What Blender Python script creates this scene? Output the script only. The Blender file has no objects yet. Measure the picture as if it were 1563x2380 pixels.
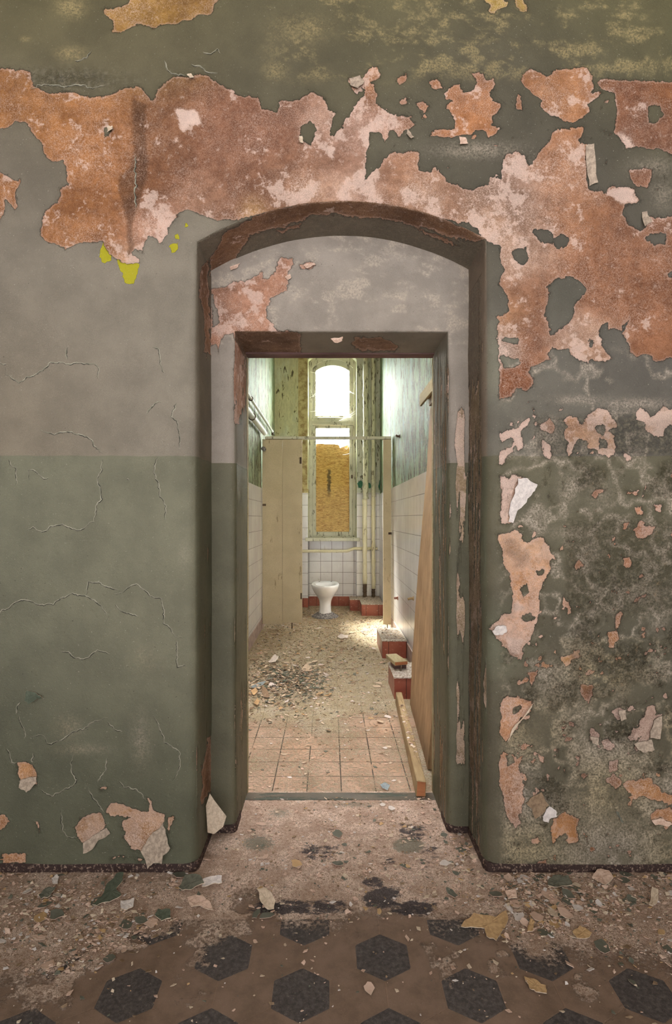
import bpy, bmesh, math, random
import numpy as np
from mathutils import Vector, Matrix

random.seed(7)
RNG = np.random.default_rng(11)
SC = bpy.context.scene
COL = SC.collection

# ---------------------------------------------------------------- place and lens
F, U0, V0, HC = 1290.0, 766.0, 1204.0, 1.2
D0, D1, D2, DB = 1.885, 2.118, 2.415, 7.45     # corridor wall, recess face, washroom side, washroom back wall
XL, XR = -0.735, 0.680                          # washroom side walls
def Xa(u, Y): return (u - U0) * Y / F
def Za(v, Y): return HC - (v - V0) * Y / F
def Yf(v): return HC * F / (v - V0)             # depth of a floor point
def P(u, v, Y): return Vector((Xa(u, Y), Y, Za(v, Y)))

def lin(c):
    return tuple(((x / 255.0) / 12.92 if x / 255.0 <= 0.04045 else ((x / 255.0 + 0.055) / 1.055) ** 2.4) for x in c)
def L4(c, k=1.0):
    r = lin(c); return (min(r[0] * k, .95), min(r[1] * k, .95), min(r[2] * k, .95), 1.0)

# ---------------------------------------------------------------- numpy noise
def _h(ix, iy, s):
    n = (ix.astype(np.int64) * 374761393 + iy.astype(np.int64) * 668265263 + s * 1442695041) & 0x7fffffff
    n = ((n ^ (n >> 13)) * 1274126177) & 0x7fffffff
    return ((n ^ (n >> 16)) & 0xffff) / 65535.0
def vn(x, y, s=0):
    ix, iy = np.floor(x), np.floor(y); fx, fy = x - ix, y - iy
    fx = fx * fx * (3 - 2 * fx); fy = fy * fy * (3 - 2 * fy)
    a, b = _h(ix, iy, s), _h(ix + 1, iy, s); c, d = _h(ix, iy + 1, s), _h(ix + 1, iy + 1, s)
    return (a + (b - a) * fx) * (1 - fy) + (c + (d - c) * fx) * fy
def fbm(x, y, s=0, o=4, g=.5):
    t, a, n = 0, 1.0, 0
    for k in range(o):
        t = t + a * vn(x * 2 ** k + 17.3 * k, y * 2 ** k + 9.1 * k, s + k); n += a; a *= g
    return t / n
def ss(x, a, b):
    t = np.clip((x - a) / (b - a), 0, 1); return t * t * (3 - 2 * t)

def sdist(u, v, poly, margin=40.0):
    """signed distance (inside positive) of many points to one outline"""
    p = np.asarray(poly, float)
    out = np.full(u.shape, -margin)
    sel = (u > p[:, 0].min() - margin) & (u < p[:, 0].max() + margin) & (v > p[:, 1].min() - margin) & (v < p[:, 1].max() + margin)
    if not sel.any(): return out
    x, y = u[sel], v[sel]
    d = np.full(x.shape, 1e9); ins = np.zeros(x.shape, bool)
    for i in range(len(p)):
        ax, ay = p[i - 1]; bx, by = p[i]
        ex, ey = bx - ax, by - ay; l2 = ex * ex + ey * ey + 1e-9
        t = np.clip(((x - ax) * ex + (y - ay) * ey) / l2, 0, 1)
        d = np.minimum(d, (x - ax - t * ex) ** 2 + (y - ay - t * ey) ** 2)
        if ay != by:
            c = ((ay > y) != (by > y)) & (x < ex * (y - ay) / (by - ay) + ax)
            ins ^= c
    d = np.sqrt(d); out[sel] = np.clip(np.where(ins, d, -d), -margin, margin)
    return out

# ---------------------------------------------------------------- node helper
class NT:
    def __init__(s, name):
        s.m = bpy.data.materials.new(name); s.m.use_nodes = True
        s.t = s.m.node_tree; s.N = s.t.nodes; s.K = s.t.links
        s.b = s.N['Principled BSDF']; s.out = s.N['Material Output']
        s.tc = s.N.new('ShaderNodeTexCoord'); s.obj = s.tc.outputs['Object']
    def set(s, sock, v):
        if hasattr(v, 'is_linked') or hasattr(v, 'links'): s.K.new(v, sock)
        else: sock.default_value = v
    def math(s, op, a, b=None, c=None, clamp=False):
        n = s.N.new('ShaderNodeMath'); n.operation = op; n.use_clamp = clamp
        s.set(n.inputs[0], a)
        if b is not None: s.set(n.inputs[1], b)
        if c is not None: s.set(n.inputs[2], c)
        return n.outputs[0]
    def mr(s, v, a, b, c=0.0, d=1.0, smooth=True):
        n = s.N.new('ShaderNodeMapRange'); n.interpolation_type = 'SMOOTHSTEP' if smooth else 'LINEAR'
        s.set(n.inputs['Value'], v); n.inputs['From Min'].default_value = a; n.inputs['From Max'].default_value = b
        n.inputs['To Min'].default_value = c; n.inputs['To Max'].default_value = d
        return n.outputs[0]
    def mix(s, f, a, b, mode='MIX'):
        n = s.N.new('ShaderNodeMix'); n.data_type = 'RGBA'; n.blend_type = mode; n.clamp_factor = True
        s.set(n.inputs[0], f); s.set(n.inputs[6], a); s.set(n.inputs[7], b)
        return n.outputs[2]
    def vec(s, v=None, sc=(1, 1, 1)):
        n = s.N.new('ShaderNodeVectorMath'); n.operation = 'MULTIPLY'
        s.set(n.inputs[0], v if v is not None else s.obj); n.inputs[1].default_value = sc
        return n.outputs[0]
    def noise(s, scale, det=4, rough=.55, v=None, dist=0.0):
        n = s.N.new('ShaderNodeTexNoise'); n.inputs['Scale'].default_value = scale
        n.inputs['Detail'].default_value = det; n.inputs['Roughness'].default_value = rough
        n.inputs['Distortion'].default_value = dist
        s.K.new(v if v is not None else s.obj, n.inputs['Vector'])
        return n.outputs[0]
    def voro(s, scale, v=None, feat='F1', out=0):
        n = s.N.new('ShaderNodeTexVoronoi'); n.feature = feat; n.inputs['Scale'].default_value = scale
        s.K.new(v if v is not None else s.obj, n.inputs['Vector'])
        return n.outputs[out]
    def attr(s, name, out='Fac'):
        n = s.N.new('ShaderNodeAttribute'); n.attribute_name = name
        return n.outputs[out]
    def xyz(s, v=None):
        n = s.N.new('ShaderNodeSeparateXYZ'); s.K.new(v if v is not None else s.obj, n.inputs[0]); return n.outputs
    def bump(s, h, strength=.5, dist=.01, nrm=None):
        n = s.N.new('ShaderNodeBump'); n.inputs['Strength'].default_value = strength
        n.inputs['Distance'].default_value = dist; s.K.new(h, n.inputs['Height'])
        if nrm is not None: s.K.new(nrm, n.inputs['Normal'])
        return n.outputs[0]
    def fin(s, color=None, rough=.8, nrm=None, spec=.3, metal=0.0):
        if color is not None: s.set(s.b.inputs['Base Color'], color)
        s.set(s.b.inputs['Roughness'], rough); s.b.inputs['Specular IOR Level'].default_value = spec
        s.b.inputs['Metallic'].default_value = metal
        if nrm is not None: s.K.new(nrm, s.b.inputs['Normal'])
        return s.m

# ---------------------------------------------------------------- object helpers
def tag(o, label=None, cat=None, group=None, kind=None):
    if label: o['label'] = label
    if cat: o['category'] = cat
    if group: o['group'] = group
    if kind: o['kind'] = kind
    return o
def empty(name, loc=(0, 0, 0), rz=0.0):
    o = bpy.data.objects.new(name, None); o.location = loc; o.rotation_euler = (0, 0, rz)
    o.empty_display_size = .1; COL.objects.link(o); return o
def link(name, me, parent=None, mats=()):
    o = bpy.data.objects.new(name, me); COL.objects.link(o)
    for m in mats: me.materials.append(m)
    if parent is not None:
        o.parent = parent
        o.matrix_parent_inverse = Matrix.Identity(4)
    return o
def np_mesh(name, V, Q, smooth=True, attrs=None, cols=None, mi=None):
    """mesh from arrays: V (n,3), Q (m,4) quads"""
    me = bpy.data.meshes.new(name)
    me.vertices.add(len(V)); me.vertices.foreach_set('co', np.ascontiguousarray(V, np.float32).ravel())
    me.loops.add(Q.size); me.loops.foreach_set('vertex_index', np.ascontiguousarray(Q, np.int32).ravel())
    me.polygons.add(len(Q)); me.polygons.foreach_set('loop_start', np.arange(0, Q.size, 4, dtype=np.int32))
    me.polygons.foreach_set('use_smooth', np.full(len(Q), smooth))
    if mi is not None: me.polygons.foreach_set('material_index', np.ascontiguousarray(mi, np.int32))
    me.update(calc_edges=True); me.validate()
    for k, a in (attrs or {}).items():
        at = me.attributes.new(k, 'FLOAT', 'POINT'); at.data.foreach_set('value', np.ascontiguousarray(a, np.float32))
    for k, a in (cols or {}).items():
        at = me.attributes.new(k, 'FLOAT_COLOR', 'POINT')
        c = np.ones((len(V), 4), np.float32); c[:, :3] = a; at.data.foreach_set('color', c.ravel())
    return me
def bm_mesh(name, bm, smooth=False):
    me = bpy.data.meshes.new(name); bmesh.ops.recalc_face_normals(bm, faces=bm.faces)
    bm.to_mesh(me); bm.free()
    if smooth: me.polygons.foreach_set('use_smooth', [True] * len(me.polygons))
    return me
def box(bm, x0, x1, y0, y1, z0, z1, bev=0.0, mi=0):
    g = bmesh.ops.create_cube(bm, size=1.0)
    for v in g['verts']:
        v.co = Vector((x0 + (v.co.x + .5) * (x1 - x0), y0 + (v.co.y + .5) * (y1 - y0), z0 + (v.co.z + .5) * (z1 - z0)))
    fs = set(f for v in g['verts'] for f in v.link_faces)
    for f in fs: f.material_index = mi
    if bev > 0:
        es = list(set(e for v in g['verts'] for e in v.link_edges))
        bmesh.ops.bevel(bm, geom=es, offset=bev, segments=2, profile=.5, affect='EDGES')
def box_obj(name, d, mat, parent=None, bev=.003, smooth=False):
    bm = bmesh.new(); box(bm, *d, bev=bev)
    return link(name, bm_mesh(name, bm, smooth), parent, [mat])
def tube(bm, pts, r, seg=14, rad=None, cap=True, mi=0):
    pts = [Vector(p) for p in pts]; rings = []
    for i, p in enumerate(pts):
        d = (pts[min(i + 1, len(pts) - 1)] - pts[max(i - 1, 0)]).normalized()
        a = Vector((0, 0, 1)) if abs(d.z) < .9 else Vector((1, 0, 0))
        e1 = d.cross(a).normalized(); e2 = d.cross(e1)
        rr = rad[i] if rad else r
        rings.append([bm.verts.new(p + (e1 * math.cos(t) + e2 * math.sin(t)) * rr) for t in [2 * math.pi * k / seg for k in range(seg)]])
    fs = []
    for a, b in zip(rings, rings[1:]):
        for k in range(seg): fs.append(bm.faces.new((a[k], a[(k + 1) % seg], b[(k + 1) % seg], b[k])))
    if cap:
        fs.append(bm.faces.new(rings[0])); fs.append(bm.faces.new(rings[-1][::-1]))
    for f in fs: f.smooth = True; f.material_index = mi
def fillet(pts, r, n=5):
    out = [Vector(pts[0])]
    for a, b, c in zip(pts, pts[1:], pts[2:]):
        a, b, c = Vector(a), Vector(b), Vector(c); p = b + (a - b).normalized() * r; q = b + (c - b).normalized() * r
        for k in range(n + 1):
            t = k / n; out.append((p * (1 - t) + b * t) * (1 - t) + (b * (1 - t) + q * t) * t)
    out.append(Vector(pts[-1])); return out
def densify(pts, step, wob=0.0):
    out = []
    for a, b in zip(pts, pts[1:]):
        a, b = Vector(a), Vector(b); n = max(1, int((b - a).length / step))
        for k in range(n): out.append(a.lerp(b, k / n) + Vector([random.uniform(-wob, wob) for _ in range(3)]))
    out.append(Vector(pts[-1])); return out
def flake_bm(pts, curl=0.0, cdir=(1, 0), thick=.0015, rough=.0, under=1):
    """irregular curled chip: outline in local xy, bent up along cdir, real thickness; top slot 0, underside slot `under`"""
    pts = [Vector((p[0], p[1])) for p in pts]
    c = sum(pts, Vector((0, 0))) / len(pts); d = Vector(cdir).normalized()
    lo = min((p - c).dot(d) for p in pts); hi = max((p - c).dot(d) for p in pts); span = max(hi - lo, 1e-6)
    bm = bmesh.new()
    def hz(p):
        t = ((p - c).dot(d) - lo) / span; return curl * span * t * t + random.uniform(-rough, rough)
    rs = [.0001, .4, .75, 1.0]; rings = []
    for r in rs[1:]: rings.append([(c + (p - c) * r) for p in pts])
    top, bot = [], []
    h0 = hz(c); tc = bm.verts.new((c.x, c.y, h0 + thick)); bc = bm.verts.new((c.x, c.y, h0))
    for R in rings:
        hs = [hz(p) for p in R]
        top.append([bm.verts.new((p.x, p.y, h + thick)) for p, h in zip(R, hs)])
        bot.append([bm.verts.new((p.x, p.y, h)) for p, h in zip(R, hs)])
    n = len(pts)
    for k in range(n):
        j = (k + 1) % n
        bm.faces.new((tc, top[0][k], top[0][j])).material_index = 0
        bm.faces.new((bc, bot[0][j], bot[0][k])).material_index = under
        for a, b in zip(range(2), range(1, 3)):
            bm.faces.new((top[a][k], top[b][k], top[b][j], top[a][j])).material_index = 0
            bm.faces.new((bot[a][j], bot[b][j], bot[b][k], bot[a][k])).material_index = under
        bm.faces.new((top[2][k], bot[2][k], bot[2][j], top[2][j])).material_index = under
    return bm
def blob(n, r, jag=.35, asp=1.0):
    ph = random.random() * 6.28
    return [(r * (1 + random.uniform(-jag, jag)) * math.cos(ph + 6.2832 * k / n), asp * r * (1 + random.uniform(-jag, jag)) * math.sin(ph + 6.2832 * k / n)) for k in range(n)]

def jag(poly, amp=.09, n=3):
    """tear the straight edges of an outline"""
    out = []
    for (ax, ay), (bx, by) in zip(poly, list(poly[1:]) + [poly[0]]):
        L = math.hypot(bx - ax, by - ay); out.append((ax, ay))
        for k in range(1, n):
            t = k / n; o = random.uniform(-amp, amp) * L
            out.append((ax + (bx - ax) * t - (by - ay) / (L + 1e-9) * o, ay + (by - ay) * t + (bx - ax) / (L + 1e-9) * o))
    return out
SKY_BACK, SKY_ZEN, SKY_FWD, GROUND, SUN, EXPO = (1.72, 1.86, 1.94, 1), (26.0, 26.0, 26.0, 1), (44.0, 44.5, 44.0, 1), (3.7, 3.9, 4.05, 1), 95.0, .48
# ---------------------------------------------------------------- materials
M = {}
def m_wall():
    t = NT('peeling_wall_paint'); z = t.xyz()[2]
    nA, nB, nC = t.noise(22, 6, .62), t.noise(110, 5, .65), t.noise(420, 3, .6)
    nD = t.noise(7, 5, .6)
    m = t.math('ADD', t.attr('peel'), t.math('ADD', t.math('MULTIPLY_ADD', nA, 1.1, -.55), t.math('MULTIPLY_ADD', nB, .9, -.45)))
    mask = t.mr(m, -.02, .05)
    sh = t.mr(m, -.34, -.02)                                     # shade of the torn paint edge, painted in as a dark line
    edge_light = t.math('MULTIPLY', t.mr(m, .02, .12), t.mr(m, .55, .12))  # pale side of the same painted edge shading
    pc = t.attr('pcol', 'Color')
    g = t.mr(nB, .33, .68); g2 = t.mr(t.noise(38, 6, .7), .36, .66)
    hs = t.N.new('ShaderNodeHueSaturation'); hs.inputs['Saturation'].default_value = 1.0; t.K.new(pc, hs.inputs['Color'])
    pl = t.mix(1.0, hs.outputs[0], t.mix(t.mr(t.noise(30, 6, .72), .34, .66), (.74, .70, .67, 1), (1.12, 1.12, 1.12, 1)), 'MULTIPLY')
    pl = t.mix(1.0, pl, t.mix(t.mr(t.noise(4.2, 5, .65), .34, .66), (.70, .66, .63, 1), (1.20, 1.19, 1.18, 1)), 'MULTIPLY')
    dens = t.mr(t.noise(6.5, 5, .68), .36, .64)
    bw = t.N.new('ShaderNodeRGBToBW'); t.K.new(pc, bw.inputs[0]); dens = t.math('MULTIPLY', dens, t.mr(bw.outputs[0], .12, .40, .35, 1.15), clamp=True)
    fine = t.noise(300, 4, .8)
    pl = t.mix(t.math('MULTIPLY', t.mr(fine, .47, .60), t.math('MULTIPLY_ADD', dens, .88, .08)), pl, t.mix(.80, pl, L4((238, 204, 186))))
    pl = t.mix(t.math('MULTIPLY', t.mr(fine, .46, .34), t.math('MULTIPLY_ADD', dens, -.35, .75)), pl, t.mix(1.0, pl, (.50, .44, .41, 1), 'MULTIPLY'))
    pl = t.mix(t.math('MULTIPLY', t.mr(t.noise(45, 6, .75), .58, .66), .6), pl, t.mix(.6, pl, L4((236, 204, 188))))
    pp = t.mr(t.math('MULTIPLY_ADD', bw.outputs[0], .55, t.noise(11, 7, .72)), .675, .735)
    pp = t.math('MULTIPLY', pp, t.math('MULTIPLY', t.mr(z, 1.1, 1.3, .45, 1.0), t.mr(z, 2.86, 2.74)))
    pl = t.mix(t.math('MULTIPLY', pp, t.math('MULTIPLY_ADD', fine, .9, .12)), pl, L4((246, 212, 196)))
    pl = t.mix(t.math('MULTIPLY', edge_light, .35), pl, L4((216, 178, 160)))
    up, lo = t.attr('kup', 'Color'), t.attr('klow', 'Color')
    dz = t.math('ADD', z, t.math('MULTIPLY_ADD', t.noise(9, 2), .012, -.006))
    k = t.mix(t.mr(dz, ZD - .0015, ZD + .0015), lo, up)
    k = t.mix(1.0, k, t.mix(t.mr(nD, .3, .7), (.86, .86, .86, 1), (1.12, 1.12, 1.12, 1)), 'MULTIPLY')
    k = t.mix(1.0, k, t.mix(t.mr(t.noise(700, 2, .6), .3, .7), (.86, .86, .86, 1), (1.14, 1.14, 1.14, 1)), 'MULTIPLY')
    ro = t.attr('rough')
    vo = t.voro(85, t.obj, 'DISTANCE_TO_EDGE'); vor = t.mr(vo, .02, .16)
    scal = t.mix(t.mr(t.noise(75, 5, .7), .36, .62), L4((96, 90, 78)), L4((166, 152, 130)))
    scal = t.mix(t.mr(t.noise(30, 4, .7), .60, .72), scal, L4((190, 158, 122)))
    k = t.mix(t.math('MULTIPLY', t.math('MULTIPLY', ro, .75), t.mr(t.noise(50, 5, .7), .42, .60)), k, scal)
    hz = t.math('MULTIPLY', t.attr('haze'), t.mr(t.noise(150, 5, .75), .34, .66))
    k = t.mix(t.math('MULTIPLY', hz, .88, clamp=True), k, t.mix(t.attr('warm'), L4((206, 186, 170)), L4((198, 172, 120))))
    ye = t.mr(t.math('ADD', t.attr('yel'), t.math('MULTIPLY_ADD', nB, .8, -.4)), -.03, .05)
    k = t.mix(t.math('MULTIPLY', ye, .95), k, L4((176, 164, 20)))
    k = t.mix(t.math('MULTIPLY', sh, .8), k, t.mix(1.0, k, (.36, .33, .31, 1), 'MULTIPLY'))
    # fleck sized pits
    k = t.mix(t.mr(t.noise(120, 2, .4), .74, .78), k, t.mix(1.0, k, (.5, .48, .46, 1), 'MULTIPLY'))
    k = t.mix(t.math('MULTIPLY', t.mr(t.noise(190, 2, .5), .70, .76), .5), k, L4((190, 180, 162)))
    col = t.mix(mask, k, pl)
    h = t.math('MULTIPLY_ADD', mask, -.9, t.math('MULTIPLY', t.mr(m, -.9, 0), .35))
    h = t.math('ADD', h, t.math('MULTIPLY', nB, t.math('MULTIPLY_ADD', mask, .55, .22)))
    h = t.math('ADD', h, t.math('MULTIPLY', t.noise(13, 5, .6), .8))
    h = t.math('ADD', h, t.math('MULTIPLY', nC, t.math('MULTIPLY_ADD', mask, .25, .30)))
    h = t.math('ADD', h, t.math('MULTIPLY', t.mr(t.voro(30, t.obj, 'F1'), 0, .3), .16))
    h = t.math('ADD', h, t.math('MULTIPLY', ro, t.math('MULTIPLY_ADD', t.noise(90, 5, .75), 2.2, t.math('MULTIPLY', vor, .5))))
    h = t.math('ADD', h, t.math('MULTIPLY', ye, -.4))
    rg = t.mix(mask, t.mix(t.mr(z, ZD - .01, ZD + .01), (.44, .44, .44, 1), (.72, .72, .72, 1)), (.92, .92, .92, 1))
    return t.fin(col, rg, t.bump(h, .95, .007), .35)
ZD = Za(1060, D0)
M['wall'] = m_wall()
t = NT('open_crack'); M['crack'] = t.fin(t.mix(t.mr(t.noise(60, 3), .4, .6), L4((44, 42, 36)), L4((120, 112, 98))), .95)
t = NT('painted_edge_highlight'); M['edge_light'] = t.fin(t.mix(t.mr(t.noise(40, 3), .4, .6), L4((134, 128, 110)), L4((176, 166, 146))), .6)  # pale ribbon beside each crack, a highlight put into the colour
t = NT('plain_distemper'); M['plain'] = t.fin(t.mix(t.mr(t.noise(3, 5), .3, .7), L4((120, 112, 92)), L4((150, 140, 118))), .9)
t = NT('oxblood_skirting_paint'); n = t.noise(90, 5, .7)
M['skirt'] = t.fin(t.mix(t.mr(n, .52, .62), L4((58, 40, 36)), t.mix(t.mr(t.noise(200, 4), .4, .6), L4((96, 74, 66)), L4((168, 140, 122)))), .7, t.bump(n, .6, .004))

def m_floor():
    t = NT('cement_tile_floor_under_dust')
    n1, n2, n3 = t.noise(14, 6, .65), t.noise(90, 6, .7), t.noise(330, 4, .7)
    hx = t.mr(t.math('ADD', t.attr('hexd'), t.math('MULTIPLY_ADD', n2, .5, -.25)), -.05, .08)
    gr = t.mr(t.attr('grout'), .08, .28)
    lightt = t.mix(t.mr(n1, .3, .7), L4((122, 98, 82)), L4((146, 118, 101)))
    darkt = t.mix(t.mr(n2, .35, .7), L4((72, 64, 63)), L4((104, 94, 90)))
    c = t.mix(hx, lightt, darkt)
    c = t.mix(gr, t.mix(1.0, c, (1.12, 1.1, 1.08, 1), 'MULTIPLY'), c)
    c = t.mix(t.math('MULTIPLY', t.mr(n3, .58, .7), .5), c, L4((170, 146, 126)))
    du = t.attr('dust')
    dd = t.mr(t.math('ADD', du, t.math('MULTIPLY_ADD', n2, 1.3, -.70)), .10, .48)
    dcol = t.mix(t.mr(t.math('MULTIPLY_ADD', n3, .6, t.math('MULTIPLY', n2, .4)), .42, .56), L4((156, 122, 100)), L4((246, 216, 198)))
    dcol = t.mix(t.mr(t.noise(11, 6, .68), .42, .60), t.mix(.62, dcol, L4((166, 132, 110))), dcol)
    dcol = t.mix(t.math('MULTIPLY', t.mr(t.noise(45, 5, .65), .60, .68), .8), dcol, L4((84, 82, 74)))
    c = t.mix(dd, c, dcol)
    st = t.mr(t.math('ADD', t.attr('stain'), t.math('MULTIPLY_ADD', t.noise(34, 6, .75, t.vec(None, (.6, 1.2, 1))), 2.6, -1.55)), .25, .62)
    c = t.mix(t.math('MULTIPLY', st, .92), c, t.mix(t.mr(n3, .35, .65), L4((44, 38, 42)), L4((86, 76, 78))))
    ge = t.mr(t.math('ADD', t.attr('green'), t.math('MULTIPLY_ADD', n2, 1.0, -.6)), .25, .45)
    c = t.mix(t.math('MULTIPLY', ge, .8), c, L4((120, 116, 100)))
    h = t.math('ADD', t.math('MULTIPLY', n2, t.math('MULTIPLY_ADD', dd, .9, .1)), t.math('MULTIPLY', n3, t.math('MULTIPLY_ADD', dd, .7, .1)))
    h = t.math('ADD', h, t.math('MULTIPLY', gr, .15))
    return t.fin(c, .82, t.bump(h, .8, .006), .3)
M['floor'] = m_floor()

def lines(t, x, y, sx, sy, ox, oy, w):
    """1 on the joints of a rectangular tile grid"""
    def one(c, s, o):
        f = t.math('FRACT', t.math('DIVIDE', t.math('SUBTRACT', c, o), s))
        return t.math('MULTIPLY', t.math('SUBTRACT', .5, t.math('ABSOLUTE', t.math('SUBTRACT', f, .5))), s)
    return t.mr(t.math('MINIMUM', one(x, sx, ox), one(y, sy, oy)), w * 1.2, w * .6)
TS = .1524
def m_wfloor():
    t = NT('quarry_tile_floor_with_rubble_dust'); X = t.xyz()
    j = lines(t, X[0], X[1], TS, TS, .053, 2.43, .0028)
    n1, n2, n3 = t.noise(10, 6, .65), t.noise(60, 6, .7), t.noise(260, 4, .7)
    j = t.math('MULTIPLY', j, t.mr(t.noise(6.5, 4, .6), .33, .48))
    c = t.mix(t.mr(t.noise(4, 3), .35, .65), L4((178, 140, 114)), L4((186, 152, 130)))
    c = t.mix(t.mr(n2, .4, .7), c, L4((196, 170, 146)))
    c = t.mix(j, c, L4((70, 58, 48)))
    du = t.attr('dust')
    dd = t.mr(t.math('ADD', du, t.math('MULTIPLY_ADD', n2, 1.3, -.70)), .1, .5)
    dcol = t.mix(t.mr(n3, .36, .64), L4((132, 116, 92)), L4((226, 210, 184)))
    dcol = t.mix(t.mr(n1, .45, .62), t.mix(1.0, dcol, (.86, .82, .72, 1), 'MULTIPLY'), dcol)
    dcol = t.mix(t.math('MULTIPLY', t.mr(t.noise(40, 5, .65), .60, .66), .7), dcol, L4((96, 86, 70)))
    c = t.mix(t.math('MULTIPLY', dd, .93), c, dcol)
    h = t.math('ADD', t.math('MULTIPLY', n2, t.math('MULTIPLY_ADD', dd, .9, .1)), t.math('MULTIPLY', n3, t.math('MULTIPLY_ADD', dd, .7, .1)))
    h = t.math('ADD', h, t.math('MULTIPLY', j, -.4))
    return t.fin(c, .7, t.bump(h, .8, .008), .3)
M['wfloor'] = m_wfloor()
def m_tile(name, axis, o, c1=(214, 210, 214), c2=(232, 230, 232), skirt=None):
    t = NT(name); X = t.xyz(); a = X[0] if axis == 'x' else X[1]
    j = lines(t, a, X[2], TS, TS, o, 1.525, .0022)
    n2 = t.noise(30, 5, .65)
    c = t.mix(t.mr(t.noise(2.5, 3), .3, .7), L4(c1), L4(c2))
    c = t.mix(t.math('MULTIPLY', t.mr(n2, .58, .74), .35), c, L4((168, 158, 146)))
    c = t.mix(t.math('MULTIPLY', t.mr(t.noise(24, 4, .6, t.vec(None, (1, 1, .12))), .6, .75), .35), c, L4((150, 140, 130)))
    c = t.mix(j, c, L4((92, 84, 84)))
    h = t.math('ADD', t.math('MULTIPLY', j, -1.0), t.math('MULTIPLY', t.noise(5, 2), .5))
    return t.fin(c, t.mix(j, (.16, .16, .16, 1), (.8, .8, .8, 1)), t.bump(h, .35, .003), .5)
M['tile_back'] = m_tile('white_wall_tile_back', 'x', -.2835)
M['tile_niche'] = m_tile('white_wall_tile_under_window', 'x', -.272)
M['tile_side'] = m_tile('white_wall_tile_side', 'y', 2.43)
def m_peelwash(name, c1, c2, c3, flak, near=0.0):
    t = NT(name); X = t.xyz()
    n1 = t.noise(9, 6, .62, t.vec(None, (1, 1, .16)), .3); n2 = t.noise(26, 6, .72, t.vec(None, (1, 1, .3)), .5); n3 = t.noise(3.0, 4, .6)
    c = t.mix(t.mr(n3, .32, .68), L4(c1), L4(c2)); c = t.mix(t.mr(t.noise(5, 5, .6, t.vec(None, (1, 1, .4))), .5, .68), c, L4(c3))
    c = t.mix(1.0, c, t.mix(t.mr(n2, .3, .7), (.78, .78, .75, 1), (1.14, 1.14, 1.12, 1)), 'MULTIPLY')
    f = t.math('ADD', n2, t.math('MULTIPLY', n1, .55))
    if near: f = t.math('ADD', f, t.math('MULTIPLY_ADD', t.mr(X[1], 5.9, 4.1), near, t.math('MULTIPLY', t.mr(X[2], 2.7, 1.7), near * .5)))
    fl = t.mr(f, flak, flak + .04)
    c = t.mix(t.mr(f, flak - .05, flak), c, t.mix(1.0, c, (.82, .8, .72, 1), 'MULTIPLY'))
    c = t.mix(fl, c, t.mix(t.mr(t.noise(120, 4), .4, .6), L4((50, 46, 36)), L4((120, 108, 82))))
    h = t.math('ADD', t.math('MULTIPLY', fl, -1.0), t.math('MULTIPLY', n2, .7))
    return t.fin(c, .6, t.bump(h, 1.0, .012), .25)
M['mint_left'] = m_peelwash('peeling_mint_paint', (150, 170, 146), (174, 184, 148), (190, 194, 166), .83, .06)
M['mint_right'] = m_peelwash('flaking_mint_paint', (140, 164, 144), (166, 184, 148), (158, 182, 178), .84, .06)
M['olive_back'] = m_peelwash('stained_olive_paint', (206, 202, 168), (200, 200, 166), (212, 216, 196), .90)
t = NT('bare_brown_plaster'); n = t.noise(14, 6, .7)
M['brown'] = t.fin(t.mix(t.mr(n, .36, .62), L4((150, 126, 86)), L4((198, 184, 138))), .9, t.bump(n, .6, .01))
t = NT('red_glazed_tile'); X = t.xyz(); n = t.noise(50, 5, .7)
c = t.mix(t.mr(t.noise(6, 3), .35, .65), L4((140, 74, 60)), L4((160, 92, 74))); c = t.mix(t.math('MULTIPLY', t.mr(n, .58, .7), .7), c, L4((206, 170, 150)))
j = t.mr(t.math('ABSOLUTE', t.math('SUBTRACT', t.math('FRACT', t.math('DIVIDE', t.math('ADD', X[0], X[1]), TS)), .5)), .02, .008)
M['redtile'] = t.fin(t.mix(j, c, L4((70, 40, 34))), .35, t.bump(t.math('MULTIPLY_ADD', j, -1, n), .3, .003), .4)
t = NT('plinth_render'); n = t.noise(60, 6, .7)
M['plinthtop'] = t.fin(t.mix(t.mr(n, .4, .6), L4((150, 132, 116)), L4((214, 204, 194))), .85, t.bump(n, .9, .008))
def m_oldpaint(name, c1, c2, crack, sc=40, th=.62, vert=True):
    t = NT(name); st = t.vec(None, (1, 1, .25) if vert else (.25, 1, 1)); n = t.noise(sc, 6, .7, st); n2 = t.noise(160, 4, .6)
    c = t.mix(t.mr(t.noise(5, 4), .3, .7), L4(c1), L4(c2)); c = t.mix(t.math('MULTIPLY', t.mr(n, th, th + .06), .85), c, L4(crack))
    c = t.mix(1.0, c, t.mix(t.mr(n2, .3, .7), (.88, .88, .88, 1), (1.1, 1.1, 1.1, 1)), 'MULTIPLY')
    return t.fin(c, .55, t.bump(t.math('ADD', t.math('MULTIPLY', t.mr(n, th, th + .06), -.8), t.math('MULTIPLY', n2, .3)), .6, .003), .35)
M['frame'] = m_oldpaint('cracked_window_paint', (206, 204, 190), (190, 188, 172), (92, 84, 66), 26, .56)
M['pipe'] = m_oldpaint('cream_pipe_paint', (228, 220, 194), (214, 206, 176), (112, 88, 60), 30, .60)
M['pipe_flaky'] = m_oldpaint('flaking_pipe_paint', (212, 208, 186), (190, 186, 162), (84, 70, 50), 30, .53)
M['pipe_rust'] = m_oldpaint('rusted_pipe', (104, 84, 64), (80, 64, 52), (150, 120, 92), 60, .6)
M['pipe_white'] = m_oldpaint('white_pipe_paint', (230, 230, 222), (216, 218, 206), (120, 112, 96), 20, .70, False)
M['panel'] = m_oldpaint('buff_partition_paint', (198, 184, 158), (186, 172, 146), (132, 114, 88), 9, .61)
M['darkiron'] = m_oldpaint('dark_iron', (66, 52, 42), (84, 62, 48), (120, 84, 60), 60, .6)
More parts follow.
